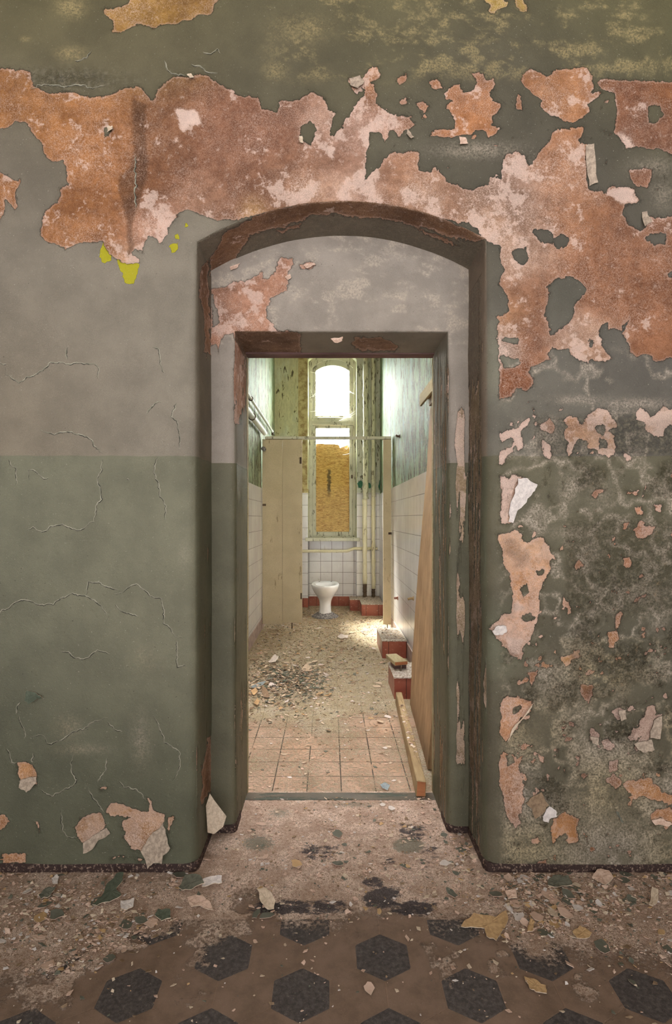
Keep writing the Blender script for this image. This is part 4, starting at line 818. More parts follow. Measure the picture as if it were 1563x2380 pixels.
def wz(px, py):
    px, py = np.atleast_1d(np.array(px, float)), np.atleast_1d(np.array(py, float))
    i = np.clip(((py - ys[0]) / .014).round().astype(int), 0, len(ys) - 1) * len(xs) + np.clip(((px - xs[0]) / .011).round().astype(int), 0, len(xs) - 1)
    return V_wash[i, 2]
V_wash = V
tag(link('floor_washroom', np_mesh('floor_washroom', V, Q, True, dict(dust=dust)), None, [M['wfloor']]), kind='structure')

# ---------------------------------------------------------------- window
win = tag(empty('window_1', (0, nz, 0)), kind='structure')
def outline(x0, x1, zb, zs, za, n=16):
    pts = [(x0, zb), (x0, zs)] + (arc3((x0, zs), ((x0 + x1) / 2, za), (x1, zs), n)[1:-1] if za > zs + 1e-4 else [(x0 + (x1 - x0) * k / n, zs) for k in range(1, n)]) + [(x1, zs), (x1, zb)]
    return pts
def ring(name, A, B, y0, y1, mat, parent, bev=.004):
    bm = bmesh.new(); n = len(A)
    vs = [[bm.verts.new((p[0], y, p[1])) for p in S] for y in (y0, y1) for S in (A, B)]
    for k in range(n):
        j = (k + 1) % n
        bm.faces.new((vs[0][k], vs[0][j], vs[1][j], vs[1][k])); bm.faces.new((vs[2][j], vs[2][k], vs[3][k], vs[3][j]))
        bm.faces.new((vs[0][j], vs[0][k], vs[2][k], vs[2][j])); bm.faces.new((vs[1][k], vs[1][j], vs[3][j], vs[3][k]))
    bmesh.ops.recalc_face_normals(bm, faces=bm.faces)
    es = [e for e in bm.edges if abs(e.calc_face_angle(0)) > .8]
    bmesh.ops.bevel(bm, geom=es, offset=bev, segments=2, profile=.5, affect='EDGES')
    o = link(name, bm_mesh(name, bm), parent, [mat]); o.location = (0, -nz, 0); return o
def wx(u): return Xa(u, 7.6)
def wzv(v): return Za(v, 7.6)
fr = ring('window_frame', outline(nl, nr, wzv(1250), Za(836, DB) + .004, Za(811, DB) + .004), outline(wx(727), wx(820.5), wzv(1246), wzv(856), wzv(836)), nz, 7.68, M['frame'], win)
us = ring('upper_sash', outline(wx(727), wx(820.5), wzv(971), wzv(856), wzv(836)), outline(wx(734.5), wx(812.5), wzv(966), wzv(862), wzv(849)), 7.60, 7.645, M['frame'], win)
ls = ring('lower_sash', outline(wx(727), wx(820.5), wzv(1246), wzv(989), wzv(989)), outline(wx(735), wx(812.5), wzv(1236), wzv(995), wzv(995)), 7.60, 7.645, M['frame'], win)
bm = bmesh.new(); box(bm, wx(727) - .01, wx(820.5) + .01, nz - .012, 7.66, wzv(989), wzv(971), bev=.006); box(bm, wx(727) - .01, wx(820.5) + .01, nz - .022, nz + .01, wzv(982), wzv(977), bev=.004)
o = link('transom', bm_mesh('transom', bm), win, [M['frame']]); o.location = (0, -nz, 0)
for par, a in ((us, outline(wx(733), wx(814), wzv(968), wzv(861), wzv(847))), (ls, outline(wx(733), wx(814), wzv(1238), wzv(993), wzv(993)))):
    bm = bmesh.new(); f1 = [bm.verts.new((p[0], 7.622, p[1])) for p in a]; f2 = [bm.verts.new((p[0], 7.626, p[1])) for p in a]
    bm.faces.new(f1); bm.faces.new(f2[::-1])
    for k in range(len(a)): bm.faces.new((f1[k], f1[(k + 1) % len(a)], f2[(k + 1) % len(a)], f2[k]))
    link('pane', bm_mesh('pane', bm), par, [M['glass']])
bm = bmesh.new(); box(bm, Xa(710, 7.4), Xa(837, 7.4), 7.385, DB + .004, Za(1258, 7.4), Za(1250, 7.4), bev=.007); box(bm, nl + .002, nr - .002, DB, 7.60, Za(1258, 7.4), Za(1249, 7.4), bev=.004)
o = link('window_sill', bm_mesh('window_sill', bm), win, [M['frame']]); o.location = (0, -nz, 0)
bm = bmesh.new(); box(bm, wx(771), wx(776), 7.585, 7.603, wzv(1112), wzv(1104), bev=.002)
o = link('sash_catch', bm_mesh('sash_catch', bm), ls, [M['darkiron']]); o.location = (wx(818.5) - wx(773), 0, 0)
# plywood behind the lower glass, its top edge chipped
top = [(Xa(u, 7.65), Za(v, 7.65)) for u, v in ((731, 1032), (745, 1031), (760, 1032), (776, 1032), (789, 1034), (791, 1041), (800, 1037), (810, 1034), (816, 1036))]
prof = [(Xa(731, 7.65), Za(1241, 7.65))] + top + [(Xa(816, 7.65), Za(1241, 7.65))]
bm = bmesh.new(); a = [bm.verts.new((p[0], 7.648, p[1])) for p in prof]; b = [bm.verts.new((p[0], 7.662, p[1])) for p in prof]
bm.faces.new(a); bm.faces.new(b[::-1])
for k in range(len(a)): bm.faces.new((a[k], a[(k + 1) % len(a)], b[(k + 1) % len(a)], b[k]))
tag(link('plywood_board', bm_mesh('plywood_board', bm), None, [M['osb']]), 'orange-brown strand board closing the lower window pane, dark streak down its middle', 'board')
# cobwebs across the window reveal
def web(strands, label):
    r = tag(empty('cobweb', strands[0][0]), label, 'cobweb')
    for a, b, sag in strands:
        bm = bmesh.new(); a, b = Vector(a), Vector(b); tube(bm, [a.lerp(b, k / 6) - Vector((0, 0, sag * 4 * (k / 6) * (1 - k / 6))) for k in range(7)], .0018, 5)
        o = link('strand', bm_mesh('strand', bm, True), r, [M['silk']]); o.location = -Vector(strands[0][0])
q = lambda u, v, Y: tuple(P(u, v, Y))
web([(q(720, 924, 7.50), q(736, 917, 7.59), .004), (q(722, 905, 7.50), q(730, 922, 7.59), .003), (q(727, 920, 7.52), q(736, 912, 7.59), .002), (q(721, 864, 7.5), q(735, 867, 7.59), .003), (q(721, 956, 7.5), q(735, 955, 7.59), .004)], 'pale cobweb strands across the left side of the bright upper pane')
web([(q(812, 911, 7.59), q(826, 914, 7.50), .004), (q(822, 915, 7.56), q(826, 890, 7.5), .0), (q(814, 909, 7.59), q(826, 917, 7.50), .006), (q(784, 980, 7.55), q(827, 961, 7.5), .006), (q(786, 980, 7.55), q(827, 955, 7.50), .008), (q(823, 893, 7.5), q(827, 885, 7.48), 0)], 'pale cobweb strands across the right side of the upper pane and transom')
web([(q(799, 1037, 7.58), q(806, 1044, 7.57), .01), (q(806, 1044, 7.57), q(812, 1033, 7.58), .012), (q(797, 1057, 7.58), q(813, 1054, 7.56), .003)], 'small cobweb hanging at the top right corner of the strand board')

# ---------------------------------------------------------------- pipes
def pipe_thing(name, label, segs, cat='pipe', group=None, loc=None):
    """segs: (part name, points, radius, material, seg radii)"""
    r = tag(empty(name, loc or segs[0][1][0]), label, cat, group); L = r.location
    for nm, pts, rad, mat, rr in segs:
        bm = bmesh.new(); tube(bm, pts, rad, 16, rr)
        o = link(nm, bm_mesh(nm, bm, False), r, [mat]); o.location = -L
        o.data.polygons.foreach_set('use_smooth', [True] * len(o.data.polygons))
    return r
def lumpy(p, q, r, n=26, w=.12):
    pts = [Vector(p).lerp(Vector(q), k / n) + Vector((random.uniform(-.0025, .0025), random.uniform(-.0015, .0015), 0)) for k in range(n + 1)]
    return pts, [r * (1 + random.uniform(-w, w)) for _ in pts]
YP = 7.335
for nm_l, u, vb, vj, vt, ru, rl in (('cream painted vertical pipe left of the pair beside the window, flaking above', 848.5, 1388, 1357, 1160, .036, .030), ('cream painted vertical pipe in the right corner beside the window, flaking above', 868.5, 1388, 1368, 1154, .029, .027)):
    x_ = Xa(u, YP); pa, ra = lumpy((x_, YP, .159), (x_, YP, Za(vj, YP)), rl * .88); pb, rb = lumpy((x_, YP, Za(vj, YP)), (x_, YP, Za(vt, YP)), rl); pc, rc = lumpy((x_ + (.012 if u < 860 else 0), YP, Za(vt, YP)), (x_ + (.012 if u < 860 else 0), YP, WT), ru, 60)
    pipe_thing('vertical_pipe', nm_l, [('rusty_foot', pa, rl, M['pipe_rust'], ra), ('painted_length', pb, rl, M['pipe'], rb), ('flaking_length', pc, ru, M['pipe_flaky'], rc)], group='vertical pipes by the window')
zz = Za(1281, 7.41)
pts = densify(fillet([(XL + .002, 7.415, zz), (Xa(808, 7.415), 7.415, zz), (Xa(822, 7.415), 7.415, zz + .035), (Xa(878, 7.415), 7.415, zz + .035)], .03), .03, .0012)
pipe_thing('horizontal_pipe', 'cream painted horizontal pipe across the tiles under the window sill', [('painted_length', pts, .02, M['pipe'], None)])
# white pipes along the left wall
pts = densify([(XL + .035, 2.6, 2.265), (XL + .035, 6.85, 2.265)], .2, .001)
r1 = pipe_thing('wall_pipe', 'thin white pipe running high along the left washroom wall', [('painted_length', pts, .013, M['pipe_white'], None), ('rusty_end', [(XL + .035, 6.85, 2.265), (XL + .035, 6.86, 2.225)], .016, M['pipe_rust'], None)], group='white pipes on the left wall')
pts = densify([(XL + .045, 2.6, 2.105), (XL + .045, 5.93, 2.105)], .2, .001)
r2 = pipe_thing('wall_pipe', 'thick white pipe just below the thin one on the left washroom wall', [('painted_length', pts, .026, M['pipe_white'], None)], group='white pipes on the left wall')
for r, zz, rr, ox_ in ((r1, 2.265, .013, .035), (r2, 2.105, .026, .045)):
    for Y in (3.2, 4.35, 4.95):
        bm = bmesh.new(); tube(bm, [(XL + ox_ + (rr + .005) * math.cos(a), Y, zz + (rr + .005) * math.sin(a)) for a in [2 * math.pi * k / 16 for k in range(17)]], .005, 6); tube(bm, [(XL - .005, Y, zz - rr * .5), (XL + ox_ - rr, Y, zz - rr * .5)], .005, 6)
        o = link('pipe_clip', bm_mesh('pipe_clip', bm, True), r, [M['darkiron']]); o.location = -r.location

# ---------------------------------------------------------------- partition
YQ = 6.0
pt = tag(empty('toilet_partition', (Xa(656, YQ), YQ, 0)), 'buff painted boarded toilet partition with open doorway and thin top rail', 'partition')
def part(nm, d, mat, par=pt, bev=.003):
    o = box_obj(nm, d, mat, None, bev); o.parent = par; o.matrix_parent_inverse = Matrix.Identity(4); b = par.matrix_world.translation if par.parent else par.location
    o.location = -Vector(pt.location); return o
bl = part('board', (XL + .012, Xa(657, YQ), YQ - .011, YQ + .011, Za(1450, YQ), Za(1021, YQ)), M['panel'])
br = part('board', (Xa(657.4, YQ), Xa(703, YQ), YQ - .013, YQ + .010, Za(1447, YQ), Za(1021, YQ)), M['panel'])
b3 = part('board', (Xa(891, YQ), XR - .011, YQ - .012, YQ + .011, Za(1451, YQ), Za(1021, YQ)), M['panel'])
part('top_rail', (Xa(617, YQ), XR - .012, YQ - .03, YQ + .035, Za(1021, YQ), Za(1015, YQ)), M['frame'])
part('foot', (Xa(678, YQ), Xa(680.5, YQ), YQ - .006, YQ + .006, -.002, Za(1447, YQ) + .01), M['darkiron'], bev=.001)
part('foot', (Xa(900, YQ), Xa(902, YQ), YQ - .004, YQ + .008, -.002, Za(1451, YQ) + .01), M['darkiron'], bev=.001)
part('hinge', (Xa(697, YQ), Xa(701.5, YQ), YQ - .02, YQ - .008, Za(1078, YQ), Za(1063, YQ)), M['darkiron'], bev=.002)
part('hinge', (Xa(699, YQ), Xa(702, YQ), YQ - .02, YQ - .008, Za(1392, YQ), Za(1378, YQ)), M['darkiron'], bev=.002)
part('latch', (Xa(611, YQ), Xa(619, YQ), YQ - .022, YQ - .008, Za(1176, YQ), Za(1171, YQ)), M['pipe_rust'], bev=.002)
part('bracket', (Xa(903, YQ), Xa(911, YQ), YQ - .022, YQ - .008, Za(1242, YQ), Za(1237, YQ)), M['darkiron'], bev=.002)
bm = bmesh.new(); tube(bm, [(Xa(611, 5.96), 5.99, Za(1042, 5.96)), (Xa(613, 5.96), 5.95, Za(1043, 5.96)), (Xa(616, 5.96), 5.925, Za(1046, 5.96))], .02, 12, [.014, .024, .020])
o = link('fitting', bm_mesh('fitting', bm, True), pt, [M['mortar']]); o.location = -Vector(pt.location)

# ---------------------------------------------------------------- toilet
TX, TY = Xa(756.5, 6.7), 6.74
to = tag(empty('toilet', (TX, TY, 0)), 'white ceramic pedestal toilet without seat standing on the littered washroom floor', 'toilet')
def sect(z, rx, yf, yb, n=36, sq=0.0):
    """egg shaped section: front at -yf, back at +yb; sq squares off the back"""
    out = []
    for k in range(n):
        a = 2 * math.pi * k / n; ca, sa = math.cos(a), math.sin(a)
        e = 1 - sq * .45 if sa > 0 else 1
        out.append((rx * math.copysign(abs(ca) ** e, ca), (yb if sa > 0 else yf) * math.copysign(abs(sa) ** e, sa), z))
    return out
rings = [sect(0, .088, .11, .13), sect(.03, .082, .105, .125), sect(.07, .073, .095, .115), sect(.13, .068, .09, .11), sect(.19, .071, .10, .12), sect(.235, .088, .14, .15), sect(.28, .120, .20, .20, sq=.2), sect(.325, .148, .255, .25, sq=.4), sect(.365, .164, .285, .30, sq=.6), sect(.385, .170, .296, .315, sq=.7), sect(.398, .169, .294, .316, sq=.75), sect(.405, .162, .286, .310, sq=.75),
         sect(.404, .128, .245, .12, sq=.2), sect(.396, .118, .233, .11, sq=.2), sect(.35, .116, .225, .10), sect(.29, .090, .16, .08), sect(.24, .05, .08, .06), sect(.23, .01, .02, .02)]
bm = bmesh.new(); vs = [[bm.verts.new(p) for p in r] for r in rings]
for a, b in zip(vs, vs[1:]):
    for k in range(36): bm.faces.new((a[k], a[(k + 1) % 36], b[(k + 1) % 36], b[k]))
bm.faces.new(vs[0][::-1]); bm.faces.new(vs[-1])
o = link('bowl', bm_mesh('bowl', bm, True), to, [M['glaze']]); md = o.modifiers.new('round', 'SUBSURF'); md.levels = 1; md.render_levels = 2
for sx in (-.075, .075):
    bm = bmesh.new(); tube(bm, [(sx, .22, .398), (sx, .22, .4075)], .011, 12); link('bolt_hole', bm_mesh('bolt_hole', bm, True), o, [M['darkiron']])
bm = bmesh.new(); n = 44; rr = []
for h, k0 in ((-.003, 1.0), (.012, .96), (.03, .74), (.055, .53), (.06, .40)):
    rr.append([bm.verts.new(((.165 * k0 + random.uniform(-.007, .007)) * math.cos(6.2832 * k / n), (.19 * k0 + random.uniform(-.007, .007)) * math.sin(6.2832 * k / n), h + (random.uniform(-.006, .006) if h > 0 else 0))) for k in range(n)])
for a, b in zip(rr, rr[1:]):
    for k in range(n): bm.faces.new((a[k], a[(k + 1) % n], b[(k + 1) % n], b[k]))
o = link('mortar_collar', bm_mesh('mortar_collar', bm, True), to, [M['mortar']]); o['label'] = 'grey crumbling mortar ring'

# ---------------------------------------------------------------- tiled plinths
def plinth(d, label, group='red tiled plinths along the washroom walls'):
    x0, x1, y0, y1, z1 = d; c = Vector(((x0 + x1) / 2, y0, 0)); r = tag(empty('tiled_plinth', c), label, 'plinth', group)
    bm = bmesh.new(); box(bm, x0, x1, y0, y1, -.004, z1 - .008, bev=.004); o = link('tile_casing', bm_mesh('tile_casing', bm), r, [M['redtile']]); o.location = -c
    xs_, ys_ = np.linspace(x0 - .003, x1, max(4, int((x1 - x0) / .012))), np.linspace(y0 - .004, y1, max(4, int((y1 - y0) / .012)))
    Vp, Qp = grid(xs_, ys_, z1); Vp[:, 2] += .008 * fbm(Vp[:, 0] * 40, Vp[:, 1] * 40, 95, 3) * np.minimum(1, 40 * np.minimum(Vp[:, 0] - x0 + .003, Vp[:, 1] - y0 + .004)) - .002
    n0, n1 = len(xs_), len(ys_); nV = len(Vp); Vb = Vp.copy(); Vb[:, 2] = z1 - .010
    ed = np.concatenate([np.arange(n0), n0 - 1 + n0 * np.arange(1, n1), nV - 2 - np.arange(n0 - 1), n0 * np.arange(n1 - 2, 0, -1)]); e2 = np.roll(ed, -1)
    o = link('top_slab', np_mesh('top_slab', np.concatenate([Vp, Vb]), np.concatenate([Qp, Qp[:, ::-1] + nV, np.column_stack([ed, ed + nV, e2 + nV, e2])]), False), r, [M['plinthtop']]); o.location = -c
    return r
plinth((Xa(814, 7.17), XR - .016, 7.17, DB - .014, .152), 'red tiled plinth in the back right corner carrying the two vertical pipes')
plinth((Xa(841, 6.79), XR - .016, 6.79, 7.168, .149), 'red tiled plinth in front of the corner plinth, behind the right partition board')
plinth((Xa(889, 4.75), XR - .016, 4.75, 5.28, .154), 'red tiled plinth with whitish rubble on top against the right tiled wall')
plinth((Xa(917, 3.68), XR - .016, 3.68, 4.05, .147), 'red tiled plinth under the loose wood offcut, beside the leaning board')

# ---------------------------------------------------------------- loose timber
def hexa(name, c, mat, parent=None, cuts=0, jag=0.0, bev=.002, mat2=None, endax=None):
    """solid from 8 corners: bottom 4 then top 4, same order"""
    bm = bmesh.new(); v = [bm.verts.new(p) for p in c]
    for f in ((3, 2, 1, 0), (4, 5, 6, 7), (0, 1, 5, 4), (1, 2, 6, 5), (2, 3, 7, 6), (3, 0, 4, 7)): bm.faces.new([v[i] for i in f])
    if mat2 is not None: bm.faces.ensure_lookup_table(); bm.faces[2].material_index = 1
    bmesh.ops.bevel(bm, geom=list(bm.edges), offset=bev, segments=1, affect='EDGES')
    if cuts:
        bmesh.ops.subdivide_edges(bm, edges=list(bm.edges), cuts=cuts, use_grid_fill=True)
        for q_ in bm.verts: q_.co += Vector([random.uniform(-jag, jag) for _ in range(3)])
    return link(name, bm_mesh(name, bm), parent, [mat] + ([mat2] if mat2 else []))
# leaning sheet: near edge hidden by the door jamb
nb, fb, ntp, ft = Vector((.468, 2.64, .004)), Vector((.522, 3.64, .004)), Vector((.610, 2.60, 1.90)), Vector((.648, 3.56, 1.90)); tx = Vector((.02, 0, 0))
bm = bmesh.new(); ny, nzz = 14, 34; sh = []
for s in (Vector((0, 0, 0)), tx):
    rows = []
    for j in range(nzz + 1):
        a, b = nb.lerp(ntp, j / nzz), fb.lerp(ft, j / nzz); row = []
        for i in range(ny + 1):
            p = a.lerp(b, i / ny) + s
            if i == ny: p.y += random.uniform(-.008, .006) - (.06 * max(0, 1 - j / 5) if j < 5 else 0)
            if j == 0 and i: p.z += 0
            p.x += .006 * math.sin(j * .25 + i * .1) * (j / nzz)
            row.append(bm.verts.new(p))
        rows.append(row)
    sh.append(rows)
A, B = sh
for j in range(nzz):
    for i in range(ny):
        bm.faces.new((A[j][i], A[j][i + 1], A[j + 1][i + 1], A[j + 1][i])); bm.faces.new((B[j][i + 1], B[j][i], B[j + 1][i], B[j + 1][i + 1]))
    for i in (0, ny): bm.faces.new((A[j][i], A[j + 1][i], B[j + 1][i], B[j][i]))
for i in range(ny):
    for j in (0, nzz): bm.faces.new((A[j][i], A[j][i + 1], B[j][i + 1], B[j][i]))
tag(link('leaning_board', bm_mesh('leaning_board', bm), None, [M['board']]), 'tall weathered brown board leaning against the right wall just inside the doorway', 'board')
# beam on the floor
a, b = Vector((.372, 2.385, .002)), Vector((.428, 3.60, .002)); w, h = .042, .07; d = (b - a).normalized(); n = Vector((d.y, -d.x, 0))
hexa('timber_beam', [a, a + n * w, b + n * w, b, a + Vector((.004, 0, h)), a + n * w + Vector((.003, 0, h - .004)), b + n * w + Vector((0, 0, h)), b + Vector((.004, 0, h))], M['timber'], None, 0, 0, .003, M['timber_end'])
tag(bpy.data.objects['timber_beam'], 'long weathered timber beam lying on the floor beside the leaning board', 'beam')
# loose offcuts on the near plinth
za = .2145
c0 = [Vector((Xa(918, 3.80), 3.80, za - .027)), Vector((Xa(949, 3.82), 3.83, za - .027)), Vector((Xa(923, 4.02), 4.04, za - .027)), Vector((Xa(898, 4.0), 4.02, za - .027))]
oc = tag(empty('wood_offcut', c0[0]), 'short pale wood offcut with a nail lying on the near red plinth', 'wood offcut')
o = hexa('plank', [p - c0[0] for p in c0] + [p - c0[0] + Vector((0, 0, .027)) for p in c0], M['shelf'], oc, 0, 0, .003, M['timber_end'])
bm = bmesh.new(); tube(bm, [(.05, .02, .004), (.042, .004, -.036)], .003, 8); link('nail', bm_mesh('nail', bm, True), oc, [M['pipe_rust']])
hexa('wood_block', [Vector((.452, 3.87, .148)), Vector((.54, 3.88, .148)), Vector((.50, 4.0, .148)), Vector((.44, 3.99, .148)), Vector((.452, 3.87, za - .028)), Vector((.54, 3.88, za - .028)), Vector((.50, 4.0, za - .028)), Vector((.44, 3.99, za - .028))], M['header'])
tag(bpy.data.objects['wood_block'], 'small dark wood block under the pale offcut on the near red plinth', 'wood block')
# shelf on the right wall above the leaning board
sh = tag(empty('wall_shelf', (.66, 3.6, 1.95)), 'pale timber wall shelf high on the right wall above the leaning board', 'shelf'); Ls = Vector((.66, 3.6, 1.95))
for nm, d, mt in (('shelf_board', (.602, XR, 2.7, 3.62, 1.975, 2.0), M['shelf']), ('fascia', (.590, .604, 2.7, 3.63, 1.93, 2.005), M['shelf']), ('cleat', (.645, XR, 2.7, 3.60, 1.925, 1.974), M['board'])):
    o = box_obj(nm, d, mt, sh, .002); o.location = -Ls
# things on the right wall
def stub(name, label, cat, p, ln, r, mat, dz=0, label2=None):
    bm = bmesh.new(); tube(bm, [(p[0] + .004, p[1], p[2]), (p[0] - ln * .6, p[1], p[2]), (p[0] - ln, p[1] - .004, p[2] + dz)], r, 12); tube(bm, [(p[0] + .002, p[1], p[2]), (p[0] - .006, p[1], p[2])], r * 1.7, 14)
    return tag(link(name, bm_mesh(name, bm, True), None, [mat]), label, cat)
XT = XR - .009
stub('pipe_stub', 'rusty pipe stub sticking out low from the white tiles on the right wall', 'pipe stub', (XT, 5.42, Za(1390, 5.42)), .035, .012, m_oldpaint('red_rust', (150, 92, 76), (120, 70, 56), (200, 180, 170), 60, .55))
stub('wall_peg', 'brown peg on the right tiles beside the leaning board edge', 'peg', (XT, 4.42, Za(1391, 4.42)), .045, .010, M['timber'], -.006)
stub('wall_hook', 'dark iron hook on the right wall above the partition board', 'hook', (XR, 5.35, Za(1014, 5.35)), .04, .011, M['darkiron'], .01)
# ---------------------------------------------------------------- paint hanging off the walls
def wall_flap(poly, Y, curl, cdir, top, under, parent, label=None, gap=.004):
    poly = jag(poly)
    c = sum((P(u, v, Y) for u, v in poly), Vector()) / len(poly)
    pts = [((P(u, v, Y) - c).x, (P(u, v, Y) - c).z) for u, v in poly]
    bm = flake_bm(pts, curl, cdir, .0016, .0007)
    o = link('paint_flake', bm_mesh('paint_flake', bm), parent, [CHIP[top], CHIP[under]])
    o.location = (c.x, Y - gap - undul(np.array([c.x]), np.array([c.z]))[0], c.z); o.rotation_euler = (math.pi / 2, 0, 0)
    if label: o['label'] = label
    return o
for poly, Y, cu, cd, t_, u_, lb in [
    (R([(200, 165), (235, 172), (290, 195), (335, 212), (290, 215), (240, 255), (195, 235)], 0, 1550, .32), D0, .45, (.3, -1), 'green', 'pink', 'green flake curling off the wall'),
    (r3([(150, 820), (210, 800), (272, 790), (275, 830), (245, 868), (215, 890), (150, 865)]), D0, .35, (.2, -1), 'mauve', 'green', 'hanging greyish pink flake'),
    (r3([(610, 1270), (680, 1220), (780, 1160), (808, 1200), (770, 1228), (720, 1250), (690, 1300), (620, 1335)]), D0, .3, (.5, -1), 'mauve', 'green', 'hanging greyish beige flake'),
    (r3([(1190, 1120), (1210, 1200), (1250, 1290), (1200, 1340), (1195, 1390), (1130, 1395), (1090, 1435), (1070, 1390), (1030, 1330), (1080, 1240)]), D0, .25, (.6, -.8), 'mauve', 'green', 'large hanging greyish beige flake'),
    (r7([(350, 1560), (420, 1558), (490, 1610), (470, 1660), (440, 1700), (390, 1770), (330, 1830), (310, 1910), (275, 1900), (285, 1790), (325, 1680)]), D0, .22, (1, -.3), 'white', 'grey', 'large whitish folded flake'),
    (r8([(510, 1890), (560, 1815), (605, 1840), (605, 1880), (555, 1900), (545, 1925), (512, 1920)]), D0, .3, (.6, -.6), 'white', 'grey', None),
    (r8([(385, 1790), (440, 1740), (500, 1710), (550, 1800), (500, 1860), (445, 1895), (430, 1830)]), D0, .15, (.3, -1), 'brown', 'grey', None),
    (r8([(1180, 1355), (1260, 1335), (1310, 1325), (1320, 1390), (1250, 1410), (1205, 1395)]), D0, .35, (.2, -1), 'mauve', 'grey', None),
    (r8([(1330, 1180), (1385, 1150), (1375, 1240), (1360, 1310), (1300, 1310)]), D0, .3, (.8, -.4), 'mauve', 'grey', None),
    (r8([(130, 520), (180, 485), (240, 490), (250, 525), (215, 555), (150, 550)]), D0, .25, (-1, -.2), 'white', 'grey', None),
    (r8([(400, 1120), (435, 1045), (410, 1100), (345, 1180), (270, 1290), (250, 1345), (290, 1240)]), D0, .2, (1, -.2), 'cream', 'pink', None),
    (r8([(1045, 1850), (1070, 1850), (1100, 1930), (1080, 1925)]), D0, .3, (1, 0), 'grey', 'pink', None),
    (r8([(1070, 1110), (1120, 1105), (1115, 1165), (1075, 1180)]), D0, .3, (.4, -1), 'mauve', 'grey', None),
    (r8([(860, 1300), (920, 1310), (915, 1360), (870, 1345)]), D0, .3, (.2, -1), 'mauve', 'grey', None),
    (r8([(1310, 1915), (1370, 1900), (1440, 1925), (1469, 1945), (1400, 1950), (1330, 1945)]), D0, .4, (0, -1), 'pink', 'grey', None),
    (r6([(1160, 680), (1195, 675), (1200, 740), (1210, 860), (1175, 870), (1165, 790)]), D0, .25, (1, 0), 'mauve', 'grey', None),
    (r6([(60, 370), (110, 355), (130, 390), (100, 430), (65, 405)]), D0, .3, (.3, -1), 'mauve', 'grey', None),
    (r6([(330, 600), (350, 640), (360, 650), (345, 660), (325, 630)]), D0, .3, (0, -1), 'mauve', 'grey', None),
    (r6([(570, 640), (600, 645), (610, 680), (570, 685)]), D0, .3, (0, -1), 'pink', 'grey', None),
    (r6([(1420, 990), (1445, 985), (1460, 1040), (1420, 1070)]), D0, .35, (.3, -1), 'mauve', 'grey', None),
    (r5([(870, 350), (890, 345), (905, 370), (885, 375)]), D0, .4, (0, -1), 'cream', 'grey', None),
    (r5([(500, 590), (525, 590), (530, 610), (505, 630)]), D0, .4, (.5, -1), 'cream', 'grey', None),
    (r5([(1390, 640), (1405, 635), (1410, 670), (1395, 672)]), D0, .4, (-1, -.5), 'cream', 'grey', None)]:
    wall_flap(poly, Y, cu, cd, t_, u_, wall_front, lb)
for poly, Y, lb in [([(769, 788), (797, 783), (796, 795), (785, 800), (776, 797)], D1, None), ([(662, 645), (675, 638), (678, 648), (670, 655)], D1, None), ([(705, 618), (730, 612), (735, 618), (715, 628)], D1, None), ([(535, 622), (560, 614), (550, 628), (538, 632)], D1, None)]:
    wall_flap(poly, Y, .35, (.3, -1), 'pink', 'grey', wall_recess, lb, .006)
# curl on the left reveal
bm = flake_bm(R([(0, -38), (14, -45), (30, -30), (34, -5), (12, 30), (3, 46), (-4, 20)], 0, 0, .0017), .5, (1, .2), .0016, .0006)
o = link('paint_flake', bm_mesh('paint_flake', bm), wall_front, [CHIP['cream'], CHIP['green']]); o.location = (xl + .012, 2.0, Za(1893, 2.0)); o.rotation_euler = (math.pi / 2, 0, math.radians(35)); o['label'] = 'cream flake curling off the reveal'

# ---------------------------------------------------------------- litter on the floors
def corr_z(x, y): return np.full(np.shape(x), .001)
def pick(n, box_, wfun):
    xs_, ys_ = [], []
    while len(xs_) < n:
        m = n * 3; X = RNG.uniform(box_[0], box_[1], m); Y = RNG.uniform(box_[2], box_[3], m); k = RNG.uniform(0, 1, m) < wfun(X, Y)
        xs_ += list(X[k]); ys_ += list(Y[k])
    return np.array(xs_[:n]), np.array(ys_[:n])
def inside_corr(X, Y):
    return (Y < D0 - .015) | ((X > xl + .02) & (X < xr - .02) & (Y < D1 - .012)) | ((X > dl + .02) & (X < dr - .02) & (Y < D2 - .03))
def w_corr(X, Y):
    e = D0 - .17 - .12 * ss(X, .3, .7) - .18 * ss(-X, .3, .8)
    w = ss(Y - e + .2 * (fbm(X * 7, Y * 7, 101, 3) - .5), -.12, .1) * (.10 + .90 * ss(X, .35, .6) + .45 * ss(-X, .38, .6)) * (.3 + 1.2 * ss(fbm(X * 8, Y * 8, 102, 3), .4, .6)) + .02
    return np.clip(w, 0, 1) * inside_corr(X, Y)
def in_things(X, Y):
    b = ((X > .41) & (Y < 4.1) & (Y > 3.62)) | ((X > .43) & (Y > 4.7) & (Y < 5.3)) | ((X > .25) & (Y > 7.14)) | ((X > .38) & (Y > 6.76)) | (((X - TX) / .18) ** 2 + ((Y - TY) / .2) ** 2 < 1) | ((X > .36 + (Y - 2.38) * .046) & (Y < 3.7))
    return b
def w_wash(X, Y):
    w = .06 + 1.0 * np.exp(-((X + .36) / .32) ** 2 - ((Y - 4.0) / .45) ** 2) + .24 * ss(Y, 4.3, 4.8) * (1 - .4 * ss(X, .0, .2)) + .15 * ss(Y, 3.1, 3.4)
    return np.clip(w, 0, 1) * ~in_things(X, Y)
